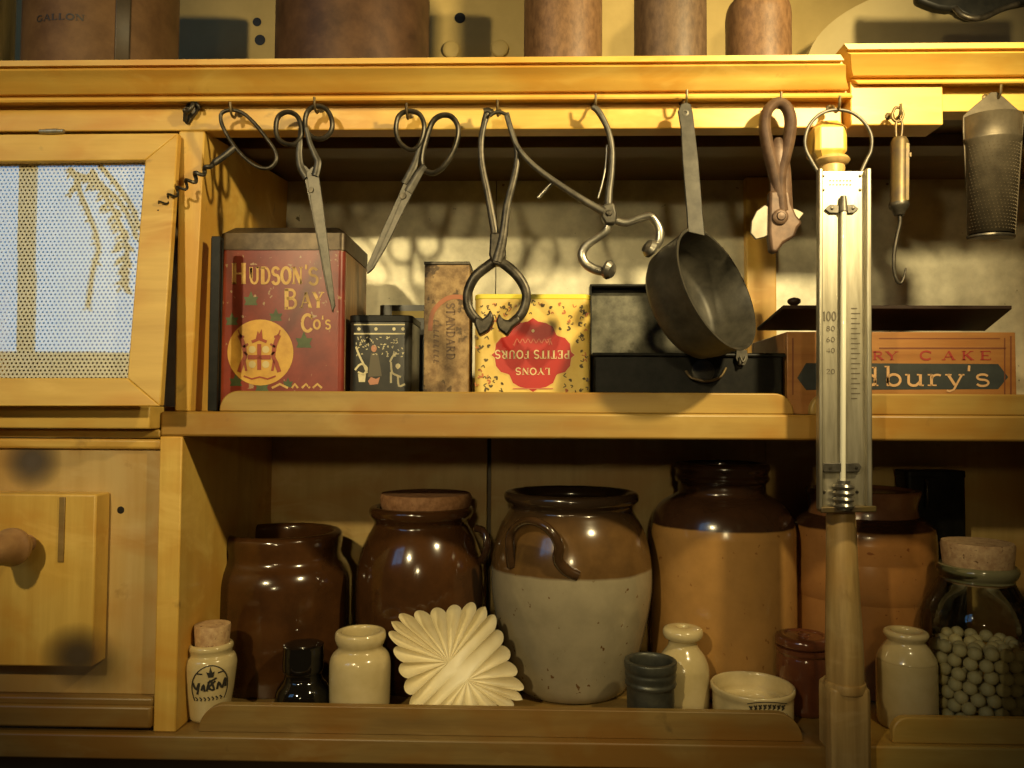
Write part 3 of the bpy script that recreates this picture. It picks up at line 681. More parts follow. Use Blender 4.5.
# saucepan hanging by its strap handle, mouth turned to the right
YP = -.035
t = hang('saucepan', 'black iron saucepan hanging by a flat strap handle above the black cash box', 'saucepan', 686, 104)
sp_ = S(YP); pc = P(718, 288, YP); th = R(50)
n2 = Vector((.905, 0, .425)).normalized(); ax = (n2 * math.sin(th) + Vector((0, -1, 0)) * math.cos(th)).normalized()
Rr = 66 * sp_; hh = 50 * sp_
prof = [(0, -hh), (Rr * .70, -hh), (Rr * .82, -hh * .96), (Rr * .90, -hh * .84), (Rr * .95, -hh * .55), (Rr * .985, -.004), (Rr * 1.01, -.0015), (Rr * 1.01, 0), (Rr * .97, 0), (Rr * .95, -.004), (Rr * .92, -hh * .55), (Rr * .86, -hh * .84), (Rr * .78, -hh * .93), (0, -hh * .95)]
MB().lathe(pc, prof, 96, ax).build('pan_body', BLACKM, t)
mb = MB()
fl = [(686, 102), (681, 104), (678, 111), (681, 128), (682.5, 160), (685, 190), (687, 212), (688, 232), (705, 236), (703, 215), (701, 190), (698.5, 160), (695, 130), (693, 112), (691, 104)]
mb.plate(fl, 0, .003, lean=lambda u, v: YH - .004 + (YP - YH + .002) * max(0, min(1, (v - 104) / 130.)))
mb.build('handle', simple('strap_iron', (.03, .026, .019), (.06, .053, .039), 70, .5, .4, .15), t, bevel=.0008)
MB().lathe(P(685.5, 113, YH - .0046), [(.0032, -.001), (.0032, .0006), (.0016, .0008), (.0012, 0)], 16, Vector((0, -1, 0))).build('hanging_eye', STEEL, t)

# tin opener
t = hang('tin_opener', 'rusty brown iron tin opener with looped handle and pale blade, left of the thermometer', 'tin opener', 778, 101)
MB().wire([(779, 198), (775, 176), (771, 160), (767, 143), (764.5, 124), (768, 110), (777, 103), (786, 107), (790.5, 120), (789, 138), (785, 155), (781, 172), (780, 190), (782, 212)], YH, [.006, .0062, .006, .0055, .0052, .0055, .006, .0062, .0064, .0066], 6, flat=1.2).wire([(778, 138), (779, 152), (780, 172), (781, 196), (782, 212)], YH, [.003, .009, .0105, .0108, .011], 6, flat=.6).build('handle', RUST, t)
MB().plate([(770, 190), (790, 190), (792, 203), (797, 215), (803, 222), (798, 228), (795, 237), (784, 243), (777, 253), (771, 251), (769, 232)], YH - .006, .012).build('head', RUST, t, bevel=.0025)
MB().plate([(765, 205), (757, 211), (752, 221), (751, 233), (756, 239), (764, 237), (770, 234), (771, 208)], YH - .002, .004).plate([(788, 208), (796, 209), (804, 213), (797, 222), (790, 220)], YH - .002, .004).build('blade', simple('pale_blade', (.26, .22, .15), (.36, .31, .22), 60, .5, .2), t, bevel=.0006)
MB().lathe(P(780, 217, YH - .006), [(.0075, 0), (.0075, .002), (.006, .0032), (.0045, .0034), (.0042, .002), (.0036, .0046), (0, .005)], 24, Vector((0, -1, 0))).build('pivot_screw', RUST, t)

# jam thermometer
YM = -.036
t = hang('jam_thermometer', 'long brass jam thermometer with wire ring, hanging in front of the turned post', 'thermometer', 836, 108, YM)
def TM(u, v, d=0): return P(u, v, YM) + Vector((0, d, 0))
MB().wire([(818, 172), (812, 162), (806, 150), (805, 139), (809, 126), (819, 115), (833, 110), (850, 112), (863, 121), (871, 135), (871, 150), (866, 161), (861, 172)], YM + .004, .0017, 8).build('hanging_ring', STEEL, t)
secs = [(818.5, 170), (872, 170), (873, 508), (818.5, 510)]
mb = MB()
mb.hexa([TM(819, 171), TM(868, 171), TM(869, 508), TM(819, 510)], [TM(819, 171, .0016), TM(868, 171, .0016), TM(869, 508, .0016), TM(819, 510, .0016)])
mb.build('scale_plate', BRASS, t, bevel=.0004)
mb = MB()
for ua, ub, la, lb_ in ((816.5, 820.5, 816.5, 820.5), (863.5, 868.5, 864.5, 869.5)):
    mb.hexa([TM(ua, 170, -.007), TM(ub, 170, -.007), TM(lb_, 509, -.007), TM(la, 509, -.007)], [TM(ua, 170, .002), TM(ub, 170, .002), TM(lb_, 509, .002), TM(la, 509, .002)])
mb.build('side_flange', BRASS, t, bevel=.0012)
MB().tube([TM(842, 212, -.004), TM(841.5, 340, -.004), TM(841, 488, -.004)], .0026, 16).build('glass_tube', simple('milk_glass', (.72, .68, .52), rough=.15, coat=.4), t)
mb = MB().tube([TM(842, 197, -.003), TM(842, 213, -.003)], [.0028, .0044, .0044], 14)
for s_ in (-1, 1): mb.plate([(842 + s_ * 3, 205), (842 + s_ * 12, 204.5), (842 + s_ * 17, 209), (842 + s_ * 12, 213), (842 + s_ * 3, 213)], YM - .0026, .002)
mb.build('top_bracket', STEEL, t, bevel=.0005)
MB().plate([(824, 463), (859, 463), (862, 467), (859, 472), (824, 472), (821, 467)], YM - .0055, .003).build('lower_strap', STEEL, t, bevel=.0005)
for u, v in ((831, 209), (852, 209), (828, 467.5), (854, 467.5), (823, 176), (860, 176), (823, 190), (860, 190), (824, 492), (857, 492)):
    MB().lathe(TM(u, v, -.0052 if v > 300 and v < 480 else -.0026 if v > 200 and v < 300 else -.0001), [(.0016, 0), (.0012, .0010), (0, .0012)], 12, Vector((0, -1, 0))).build('rivet', IRON, t)
mb = MB()
for k in range(4):
    z = 486 + k * 6.3; mb.lathe(TM(841, z, -.006), [(.0, -.0022), (.0085, -.0022), (.0098, 0), (.0085, .0022), (0, .0022)], 24)
mb.tube([TM(841, 480, -.006), TM(841, 509, -.006)], .006, 14)
mb.build('bulb_guard', BRIGHT, t)
mb = MB().hexa([TM(818, 506, -.008), TM(873, 505, -.008), TM(873, 511, -.008), TM(818, 512, -.008)], [TM(818, 506, .003), TM(873, 505, .003), TM(873, 511, .003), TM(818, 512, .003)])
mb.build('foot_strip', BRASSD, t, bevel=.001)
lt = MB(); Yl = YM - .0001
for s_, u, v, h_ in (('100', 822.3, 321, 9.5), ('80', 826, 331, 5), ('60', 826, 342, 5), ('40', 826, 353, 5), ('20', 826, 374, 5)): textpx(lt, s_, u, v, h_, Yl, width=14 if s_ == '100' else 9)
lt.build('numerals', simple('scale_dark', (.10, .08, .05)), t, recalc=False, smooth=0); lt = MB()
for k, v in enumerate(range(308, 400, 5)):
    w_ = 9 if k % 2 else 6; lt.add([on(Yl)(851, v), on(Yl)(851 + w_, v), on(Yl)(851 + w_, v + .8), on(Yl)(851, v + .8)], [(0, 1, 2, 3)])
lt.build('scale_marks', MATS['scale_dark'], t, recalc=False, smooth=0); lt = MB()
for k, v in enumerate((180, 184)):
    for j in range(7): lt.add([on(Yl)(829 + j * 3.4, v), on(Yl)(831 + j * 3.4, v), on(Yl)(831 + j * 3.4, v + 1.3), on(Yl)(829 + j * 3.4, v + 1.3)], [(0, 1, 2, 3)])
lt.build('maker_stamp', MATS['scale_dark'], t, recalc=False, smooth=0)

# spring balance
YS = -.030
t = hang('spring_balance', 'small brown brass spring balance with a hook, hanging right of the thermometer', 'balance', 897, 112, YS)
MB().wire([(893, 112), (896, 107.5), (901, 109), (903, 115), (900, 121), (895, 121), (892, 117)], YS, .0014, 6, True).build('ring', BRASSD, t)
MB().wire([(898, 117), (902, 123), (901, 137), (898, 141), (896, 136), (896, 124)], YS, .0013, 6, True).build('link', BRASSD, t)
a, b = P(899.5, 138, YS), P(899, 206, YS)
MB().lathe(b, [(0, 0), (.0085, .0), (.0085, .004), (.0080, .005), (.0080, (a - b).length - .004), (.006, (a - b).length), (0, (a - b).length)], 32, a - b).build('barrel', BRASSD, t)
mb = MB().plate([(906, 142), (910, 143), (909.5, 200), (905.5, 201)], YS - .0075, .010); mb.plate([(909, 152), (912, 152), (912, 157), (909, 157)], YS - .008, .004)
mb.build('scale_strip', BRASSD, t, bevel=.0006)
MB().lathe(P(899, 206, YS), [(0, -.010), (.0045, -.009), (.0065, -.004), (.0088, -.0015), (.0092, .001), (.0088, .003), (0, .003)], 32).build('end_cap', IRON, t)
MB().wire([(899, 212), (900, 222), (897, 236), (894, 254), (894, 270), (897, 281), (901, 283), (904, 277), (906, 268)], YS, [.002, .0017, .0017, .0017, .0014, .0008], 6).build('hook', IRON, t)

# nutmeg grater
YG = -.027
t = hang('grater', 'tapering half-round tin grater hanging at the right edge', 'grater', 995, 96, YG)
MB().plate([(963, 116), (974, 106), (985, 97), (991, 92), (998, 92), (1004, 97), (1014, 106), (1026, 116), (1024, 124), (1016, 236), (969, 236), (963, 130)], YG + .004, .0015).build('back_plate', TINM, t, bevel=.0004)
mb = MB(); secs = [(116, 994.5, 27), (137, 994, 26.2), (139, 994, 27.2), (141, 994, 27.2), (143, 994, 25.6), (234, 992, 22)]
o = len(mb.v); NS = 40
for v, uc, r_ in secs:
    p = P(uc, v, YG); s = S(YG)
    for k in range(NS + 1):
        w = math.pi * k / NS; mb.v.append(Vector((p.x - r_ * s * math.cos(w), YG + .004 - r_ * s * .8 * math.sin(w), p.z)))
for i in range(len(secs) - 1):
    for k in range(NS): mb.f.append([o + i * (NS + 1) + k, o + i * (NS + 1) + k + 1, o + (i + 1) * (NS + 1) + k + 1, o + (i + 1) * (NS + 1) + k])
mb.build('body', TINM, t, solid=.0008)
mb = MB(); p = P(992, 235.5, YG); s = S(YG); o = len(mb.v)
for rr_, dz in ((22.8, 0), (23.2, -.0016), (22.2, -.003)):
    for k in range(NS + 1):
        w = math.pi * k / NS; mb.v.append(Vector((p.x - rr_ * s * math.cos(w), YG + .004 - rr_ * s * .8 * math.sin(w), p.z + dz)))
for i in range(2):
    for k in range(NS): mb.f.append([o + i * (NS + 1) + k, o + i * (NS + 1) + k + 1, o + (i + 1) * (NS + 1) + k + 1, o + (i + 1) * (NS + 1) + k])
mb.f.append([o + 2 * (NS + 1) + k for k in range(NS + 1)]); mb.f.append([o + k for k in range(NS + 1)])
mb.build('end_band', IRON, t)
mb = MB()                                   # burrs punched outwards in slanting rows
for j in range(26):
    v = 147 + j * 3.35; q = (v - 143) / 91.; r_ = 25.6 + (22 - 25.6) * q; uc = 994 - 2 * q
    for i in range(17):
        w = math.pi * (.08 + .84 * (i + (j % 4) * .25) / 17.0); p = P(uc, v, YG); s = S(YG)
        if w > math.pi * .92: continue
        nrm = Vector((-math.cos(w), -math.sin(w), 0)); c = Vector((p.x - r_ * s * math.cos(w), YG + .004 - r_ * s * .8 * math.sin(w), p.z))
        tn = Vector((math.sin(w), -math.cos(w), 0)); up = Vector((0, 0, 1)); d1 = (tn + up * .8).normalized(); d2 = (tn * .8 - up).normalized()
        mb.add([c + d1 * .0017 - nrm * .0004, c + d2 * .0007 - nrm * .0004, c - d1 * .0017 - nrm * .0004, c - d2 * .0007 - nrm * .0004, c + nrm * .0012], [(0, 1, 4), (1, 2, 4), (2, 3, 4), (3, 0, 4)])
mb.build('burrs', simple('burr_tin', (.16, .125, .075), (.24, .19, .12), 60, .45, .6), t, smooth=0)

# ================================================================== tins and boxes on the upper shelf
def roundrect(x0, y0, x1, y1, r, n=5):
    pts = []
    for cx, cy, a in ((x1 - r, y1 - r, 0), (x0 + r, y1 - r, 90), (x0 + r, y0 + r, 180), (x1 - r, y0 + r, 270)):
        for k in range(n + 1): pts.append((cx + r * math.cos(R(a + 90 * k / n)), cy + r * math.sin(R(a + 90 * k / n))))
    return pts
def rbox(mb, x0, y0, x1, y1, z0, z1, r):
    pts = roundrect(x0, y0, x1, y1, r); return mb.hexa([(x, y, z0) for x, y in pts], [(x, y, z1) for x, y in pts])
# black slab on edge
q0, q1 = X(209, .003, 300), X(219, .003, 300); zs = P(213, 237, .003).z
t = thing('metal_plate', 'thin black metal plate standing on end between the left upright and the red tin', 'metal plate', ((q0 + q1) / 2, .008, zU))
MB().box((q0, .004, zU + .0005), (q1 - .001, .012, zs)).build('panel', BLACK, t, bevel=.0012)
mb = MB()
for a_, b_ in (((.003, zU + .0005), (.0055, zs + .001)), ((.0105, zU + .0005), (.013, zs + .001)), ((.0055, zs - .004), (.0105, zs + .001))): mb.box((q0 + .001, a_[0], a_[1]), (q1, b_[0], b_[1]))
mb.build('rim', BLACK, t, bevel=.0006)

# large red tea tin
YA = .05; x0, x1 = X(220, YA, 330), X(343, YA, 330); zt_ = P(280, 249, YA).z; dp = .115; zl = P(280, 226, YA).z
t = thing('tea_tin', 'large worn red tea tin with gold lettering and round coat of arms', 'tin', ((x0 + x1) / 2, YA + dp / 2, zU))
mb = MB(); rbox(mb, x0, YA, x1, YA + dp, zU + .0005, zt_, .006); mb.build('body', REDTIN, t, smooth=50)
mb = MB().box((x1 + .0002, YA + .007, zU + .002), (x1 + .0008, YA + dp - .006, zt_ - .002)); mb.build('side_panel', REDSIDE, t)
mb = MB(); rbox(mb, x0 - .0015, YA - .0015, x1 + .0015, YA + dp + .0015, zt_ - .001, zl - .008, .007)
pts = roundrect(x0 - .0015, YA - .0015, x1 + .0015, YA + dp + .0015, .007); pts2 = roundrect(x0 + .008, YA + .008, x1 - .008, YA + dp - .008, .006)
mb.hexa([(x, y, zl - .0081) for x, y in pts], [(x, y, zl) for x, y in pts2]); mb.build('lid', TINLID, t, smooth=30)
lt = MB(); textpx(lt, 'H', 231, 284, 21, YA, width=16); textpx(lt, 'UDSON', 249, 284, 17, YA, width=54, bold=1.05)
textpx(lt, "'", 304, 282, 17, YA); textpx(lt, 'S', 308.5, 284.5, 17, YA, width=10)
lt.build('word_lettering', LETGOLD, t, recalc=False, smooth=0)
lt = MB(); textpx(lt, 'B', 283, 309, 20, YA, width=15); textpx(lt, 'AY', 300, 308, 16, YA, width=24)
lt.build('word_lettering', LETGOLD, t, recalc=False, smooth=0)
lt = MB(); textpx(lt, 'C', 301, 332, 18, YA, width=12); textpx(lt, 'o', 313, 329, 15, YA, width=8); textpx(lt, "'", 321, 330, 14, YA); textpx(lt, 's', 325, 329, 15, YA, width=6)
lt.build('word_lettering', LETGOLD, t, recalc=False, smooth=0)
lt = MB()
for (ua, ub) in ((272, 288), (292, 298), (302, 310), (313, 322)): lt.ribbon([(ua, 388), ((ua + ub) / 2, 384), (ub, 388)], 2.2, on(YA))
lt.build('foot_lettering', LETGOLD, t, recalc=False, smooth=0)
def disc(mb, u, v, r_, Y, e, n=40, ry=None): return mb.poly([(u + r_ * math.cos(2 * math.pi * k / n), v + (ry or r_) * math.sin(2 * math.pi * k / n)) for k in range(n)], on(Y, e))
mb = disc(MB(), 260.5, 352.5, 33, YA, .0004); md = mb.build('medallion', simple('medallion_gold', (.52, .27, .035), (.66, .38, .06), 60, .45), t, recalc=False, smooth=0)
mb = MB()                                   # the arms: cross, supporters, crest and ribbon
f8 = on(YA, .0009)
for u0, v0, u1, v1 in ((257.5, 344, 261.5, 370), (248, 355, 271, 359.5)): mb.poly([(u0, v0), (u1, v0), (u1, v1), (u0, v1)], f8)
for k in (-1, 1):
    c0 = 259.5
    mb.ribbon([(c0 + k * 20, 335), (c0 + k * 17, 341), (c0 + k * 15, 348), (c0 + k * 14, 357), (c0 + k * 17, 363), (c0 + k * 20, 372)], 4.2, f8)
    mb.ribbon([(c0 + k * 16, 347), (c0 + k * 11, 344)], 2.2, f8); mb.ribbon([(c0 + k * 15, 352), (c0 + k * 12, 355)], 2, f8)
    mb.ribbon([(c0 + k * 15, 360), (c0 + k * 13, 371)], 2.4, f8); mb.ribbon([(c0 + k * 20, 336), (c0 + k * 15, 337)], 2.4, f8)
    mb.ribbon([(c0 + k * 19, 336), (c0 + k * 21, 330)], 1.2, f8)
mb.ribbon([(252, 342), (259.5, 339), (267, 342)], 3, f8); mb.poly([(256, 339), (258, 331), (259.5, 334), (262, 329), (263, 339)], f8)
mb.ribbon([(244, 376), (252, 379), (260, 377), (268, 379), (276, 376)], 1.6, f8)
mb.build('coat_of_arms', simple('arms_red', (.30, .05, .018)), t, recalc=False, smooth=0)
mb = MB()
for (u0, v0) in ((252.5, 349.5), (266, 349.5), (252.5, 364.5), (266, 364.5)): disc(mb, u0, v0, 3.6, YA, .0008, 16)
mb.build('shield_quarters', simple('arms_cream', (.60, .48, .22)), t, recalc=False, smooth=0)
mb = MB()
for (u0, v0, k) in ((251, 302, 1), (276, 318, .9), (304, 344, 1.15), (232, 322, .9), (236, 383, .9), (262, 388, 1), (288, 385, .7)):
    mb.poly([(u0 + k * r_ * math.cos(R(a)), v0 + k * r_ * math.sin(R(a))) for r_, a in ((11, -90), (5.5, -62), (9, -35), (5, -5), (7.5, 25), (4, 55), (3, 90), (4, 125), (7.5, 155), (5, 185), (9, 215), (5.5, 242))], on(YA, .0002))
mb.build('leaf_print', simple('leaf_green', (.045, .065, .02), (.08, .11, .035), 70, .5), t, recalc=False, smooth=0)

# black patterned tin
YC = .052; x0, x1 = X(349, YC, 350), X(411, YC, 350); zt_ = P(380, 316, YC).z; dp = .07
t = thing('tea_caddy', 'small black tin with cream garden figures, standing right of the red tin', 'tin', ((x0 + x1) / 2, YC + dp / 2, zU))
mb = MB(); rbox(mb, x0, YC, x1, YC + dp, zU + .0005, zt_, .008); mb.build('body', simple('black_tin', (.018, .017, .013), (.035, .032, .024), 60, .3), t, smooth=50)
mb = MB(); rbox(mb, x0 - .001, YC - .001, x1 + .001, YC + dp + .001, zt_ - .0065, zt_ + .001, .009); mb.build('lid', BLACK, t, bevel=.0008)
mb = MB(); g = on(YC, .0003)
for va, vb in ((324, 325.2), (333, 334.5)): mb.poly([(354, va), (405, va), (405, vb), (354, vb)], g)
for u in (359, 376, 394, 403): disc(mb, u, 329, 1.7, YC, .0003, 12)
for i in range(70):
    u, v = rnd.uniform(355, 404), rnd.uniform(337, 357); a = rnd.uniform(0, 6.3); mb.ribbon([(u, v), (u + 2 * math.cos(a), v + 2 * math.sin(a))], .8, g)
for pts in ([(356, 347), (360, 357), (364, 365), (367, 373)], [(355, 370), (361, 364), (367, 368), (364, 374), (358, 372)], [(391, 362), (392, 372), (396, 375), (401, 377)], [(397, 364), (398, 369)], [(391, 372), (391, 383)], [(398, 376), (399, 386), (405, 384)], [(390, 362), (393, 356), (397, 353)]): mb.ribbon(smooth_path(pts, 3), 2.0, g)
mb.poly([(358, 374), (366, 374), (365, 382), (359, 382)], g); disc(mb, 398, 366, 2.5, YC, .0003, 12)
mb.build('garden_print', simple('print_cream', (.56, .48, .26), (.70, .62, .38), 90, .5), t, recalc=False, smooth=0)
mb = MB(); disc(mb, 374, 348.5, 2.8, YC, .0003, 14, 3.6); mb.poly([(368, 381), (371, 377), (376, 379), (380, 377), (378, 384), (370, 385)], g)
mb.build('figure_print', simple('print_pink', (.46, .20, .11)), t, recalc=False, smooth=0)
mb = MB(); mb.poly([(371, 353), (378, 353), (382, 376), (368, 377)], on(YC, .0002)); mb.build('robe_print', simple('print_olive', (.10, .08, .045)), t, recalc=False, smooth=0)

# tin behind
YD = .155; x0, x1 = X(379, YD, 320), X(432, YD, 320); zt_ = P(400, 305, YD).z
t = thing('black_tin', 'black tin with a yellow band, half hidden behind the small garden-figure tin', 'tin', ((x0 + x1) / 2, YD + .04, zU))
mb = MB(); rbox(mb, x0, YD, x1, YD + .08, zU + .0005, zt_, .006); mb.build('body', MATS['black_tin'], t, smooth=50)
MB().add([P(u, v, YD) - Vector((0, .0004, 0)) for u, v in ((392, 311), (424, 311), (424, 318), (392, 318))], [(0, 1, 2, 3)]).build('yellow_band', simple('band_yellow', (.42, .30, .04)), t, recalc=False, smooth=0)

# tall worn box
YE = .055; x0, x1 = X(424, YE, 330), X(469, YE, 330); zt_ = P(448, 262, YE).z; dp = .05
t = thing('tall_box', 'tall narrow worn brown box with STANDARD printed sideways', 'box', ((x0 + x1) / 2, YE + dp / 2, zU))
MB().box((x0, YE, zU + .0005), (x1, YE + dp, zt_ - .003)).build('body', PAPER, t, bevel=.001)
MB().box((x0 - .0006, YE - .0006, zt_ - .003), (x1 + .0006, YE + dp, zt_ + .0005)).build('lid_edge', IRON, t, bevel=.0008)
lt = MB(); textpx(lt, 'STANDARD', 446.5, 303, 8.5, YE, width=57, vert=True)
for k in range(9): lt.ribbon([(434, 320 + k * 5), (439, 321.5 + k * 5)], 1.3, on(YE)); lt.ribbon([(434, 320 + k * 5), (434, 323 + k * 5)], 1, on(YE))
lt.build('lettering', simple('box_print', (.13, .07, .03)), t, recalc=False, smooth=0)
mb = MB(); mb.ribbon(smooth_path([(430, 331), (433, 312), (446, 299), (460, 297), (467, 301)], 5), 4.5, on(YE, .0003)); mb.build('red_flourish', simple('box_red', (.36, .12, .045)), t, recalc=False, smooth=0)

# upside-down yellow tin
YF = .05; x0, x1 = X(474.5, YF, 340), X(591, YF, 340); zt_ = P(533, 294, YF).z; dp = .085
t = thing('biscuit_tin', 'yellow flowered biscuit tin standing upside down with a red cartouche', 'tin', ((x0 + x1) / 2, YF + dp / 2, zU))
mb = MB(); rbox(mb, x0, YF, x1, YF + dp, zU + .0005, zt_ - .0055, .009); mb.build('body', YELTIN, t, smooth=50)
mb = MB(); rbox(mb, x0 - .0004, YF - .0004, x1 + .0004, YF + dp + .0004, zt_ - .0058, zt_, .009); mb.build('rim', YELRIM, t, bevel=.0012)
ct = []
for sx, sy in ((1, -1), (1, 1), (-1, 1), (-1, -1)):
    q = [(0, 37), (5, 33.5), (13, 32), (20, 28), (23.5, 20), (25, 19), (32, 17), (37, 11), (38, 3), (41.5, 0)]
    q = [(533 + sx * a, 355 + sy * b) for a, b in q]
    if sx * sy > 0: q = q[::-1]
    ct += q[:-1]
def clampv(pts): return [(u, min(v, 396)) for u, v in pts]
mb = MB().poly(clampv([(533 + (u - 533) * 1.04, 355 + (v - 355) * 1.05) for u, v in ct]), on(YF, .0003)); mb.build('cartouche_border', simple('border_gold', (.74, .50, .14)), t, recalc=False, smooth=0)
mb = MB().poly(clampv(ct), on(YF, .0006)); mb.build('cartouche', CART, t, recalc=False, smooth=0)
def txt2(mb, s, u, v, h, w): 
    f = on(YF, .001); letters(mb, s, 0, 0, h, lambda a, b: f(u - a, v + b), w)
lt = MB(); txt2(lt, 'PETITS FOURS', 570, 350.5, 8.2, 75); txt2(lt, 'LYONS', 550.5, 368, 6.8, 35)
disc(lt, 533, 331, 1.6, YF, .001, 12)
lt.build('lettering', simple('let_pale', (.70, .54, .28)), t, recalc=False, smooth=0)
lt = MB(); sc_ = []
for k in range(40): sc_.append((513 + k, 341 + 2.2 * math.sin(k * 1.15) + (3 if k in (0, 1) else 0) + (2 if k > 37 else 0)))
lt.ribbon(sc_, .9, on(YF, .001)); lt.ribbon([(549, 345), (551, 338), (547, 340)], .9, on(YF, .001)); lt.ribbon([(513, 388.5), (553, 388.5)], .8, on(YF, .001))
lt.build('script_lettering', simple('let_pink', (.55, .16, .10)), t, recalc=False, smooth=0)
mb = MB(); mr_ = MB(); cnt = 0
while cnt < 120:
    u, v = rnd.uniform(478, 588), rnd.uniform(303, 393)
    if (abs(u - 533) < 44 and abs(v - 355) < 22) or (abs(u - 533) < 28 and abs(v - 355) < 40): continue
    a = rnd.uniform(0, 6.28); k = rnd.uniform(1.0, 2.2); cnt += 1
    g = on(YF, .0003); tgt = mb if cnt % 4 else mr_
    tgt.ribbon(smooth_path([(u, v), (u + 1.6 * k * math.cos(a), v + 1.6 * k * math.sin(a)), (u + 2 * k * math.cos(a + .9), v + 2 * k * math.sin(a + .9))], 3), 1.0 if cnt % 3 else 1.9, g)
mb.build('flower_print', simple('flower_dark', (.10, .065, .02)), t, recalc=False, smooth=0)
mr_.build('blossom_print', simple('flower_red', (.50, .16, .05)), t, recalc=False, smooth=0)

# black cash box, open
YX = .045; x0, x1 = X(594, YX, 370), X(783, YX, 370); zt_ = P(690, 355, YX).z; dp = .115
t = thing('cash_box', 'black metal cash box with its lid raised, under the hanging saucepan', 'box', ((x0 + x1) / 2, YX + dp / 2, zU))
mb = MB(); th_ = .0025; z0 = zU + .0005
mb.box((x0, YX, z0), (x1, YX + dp, z0 + .003)); mb.box((x0, YX, z0), (x1, YX + th_, zt_)); mb.box((x0, YX + dp - th_, z0), (x1, YX + dp, zt_)); mb.box((x0, YX, z0), (x0 + th_, YX + dp, zt_)); mb.box((x1 - th_, YX, z0), (x1, YX + dp, zt_))
mb.build('body', BLACK, t, bevel=.0008)
mb = MB()
mb.tube([(x0 - .001, YX - .001, zt_), (x1 + .001, YX - .001, zt_), (x1 + .001, YX + dp, zt_), (x0 - .001, YX + dp, zt_)], .0022, 10, True); mb.build('rolled_edge', BLACK, t)
yl = YX + dp + .002; zl_ = P(620, 284, yl).z; xa, xb = P(590, 320, yl).x, P(742, 320, yl).x
mb = MB().box((xa, yl + .020, zt_), (xb, yl + .022, zl_)); mb.box((xa, yl, zl_ - .003), (xb, yl + .022, zl_)); mb.box((xa, yl, zt_), (xa + .002, yl + .022, zl_)); mb.box((xb - .002, yl, zt_), (xb, yl + .022, zl_))
lid = mb.build('lid', BLACK, t, bevel=.0008)
MB().box((xa + .003, yl + .0185, zt_ + .001), (xb - .003, yl + .0199, zl_ - .008)).build('lid_lining', simple('lining_tin', (.05, .047, .033), (.17, .16, .115), 40, .4, .4, spots=((.05, .045, .03), 30, .62)), lid)
mb = MB(); mb.plate([(737, 350), (747, 350), (748, 358), (745, 365), (739, 365), (736, 358)], YX - .005, .004); mb.wire([(740, 356, YX - .007), (743, 362, YX - .010), (746, 356, YX - .007)], YX, .001, 5); mb.build('clasp', STEEL, t, bevel=.0006)
MB().wire([(686, 371, YX - .002), (692, 378, YX - .008), (707, 381, YX - .010), (720, 377, YX - .008), (726, 368, YX - .002)], YX, .0014, 6).build('handle', BRASSD, t)
mb = MB().lathe(P(703, 371, YX), [(.012, 0), (.0115, .001), (.006, .0018), (0, .002)], 28, Vector((0, -1, 0))); mb.build('handle_plate', BLACKM, t)
mb = MB()

# wooden cake box with printed front
YW = .045; x0, x1 = X(787, YW, 360), X(1016, YW, 360); zt_ = P(900, 332, YW).z; dp = .13
t = thing('wooden_box', 'orange-brown wooden cake box with a black printed arrow band', 'box', ((x0 + x1) / 2, YW + dp / 2, zU))
z0 = zU + .0005
MB().box((x0, YW, z0), (x1, YW + .007, zt_)).build('front_board', CRATE, t, bevel=.0008)
MB().box((x0, YW + dp - .007, z0), (x1, YW + dp, zt_)).build('back_board', CRATE, t, bevel=.0008)
for a in (x0, x1 - .007): MB().box((a, YW + .007, z0), (a + .007, YW + dp - .007, zt_)).build('end_board', CRATE, t, bevel=.0008)
MB().box((x0 + .007, YW + .007, z0), (x1 - .007, YW + dp - .007, z0 + .006)).build('bottom_board', CRATE, t)
mb = MB().poly([(806, 363), (797, 375 + 3), (806, 390), (998, 389), (1008, 377), (998, 364)], on(YW, .0003)); mb.build('black_band', NAVY, t, recalc=False, smooth=0)
lt = MB(); f = on(YW, .0008)
def tx(mb, s, u, v, h, w, bold=1): letters(mb, s, 0, 0, h, lambda a, b: f(u + a, v - b), w, bold=bold)
tx(lt, 'bury', 883, 386, 20, 81); tx(lt, "'", 966, 386, 20, None); tx(lt, 's', 974, 386, 20, 16); tx(lt, 'Cad', 822, 386, 19, 57)
lt.build('band_lettering', simple('let_tan', (.56, .33, .15)), t, recalc=False, smooth=0)
lt = MB(); f = on(YW, .0004)
tx(lt, 'RY', 872, 360, 8.5, 26, 1.25)
lt.build('word_lettering', LETRED, t, recalc=False, smooth=0); lt = MB()
for ch, u in zip('CAKE', (919, 942, 961, 979)): tx(lt, ch, u, 360, 9, 13, 1.25)
lt.build('word_lettering', LETRED, t, recalc=False, smooth=0)
mb = MB()
for pts in ([(879, 338), (1000, 338), (1000, 339), (879, 339)], [(879, 347.5), (1006, 347.5), (1006, 349), (879, 349)], [(1004, 338), (1005.2, 338), (1005.2, 395), (1004, 395)], [(1010, 336), (1011.5, 336), (1011.5, 395), (1010, 395)], [(792, 338), (793.5, 338), (793.5, 395), (792, 395)]): mb.poly(pts, on(YW, .0003))
mb.build('border_lines', simple('line_brown', (.16, .05, .02)), t, recalc=False, smooth=0)
zq = zt_ + .0008
bl = MB(); fa, ba = YW - .004, YW + .085
zf_, zb2 = P(900, 309, fa).z, P(900, 331, ba).z
tb = thing('lid_board', 'loose dark brown lid board propped across the wooden cake box', 'lid', (P(900, 320, .08).x, .08, zt_))
xa0, xa1 = P(783, 309, fa).x, P(1012, 309, fa).x; xb0, xb1 = P(757, 331, ba).x, P(985, 331, ba).x
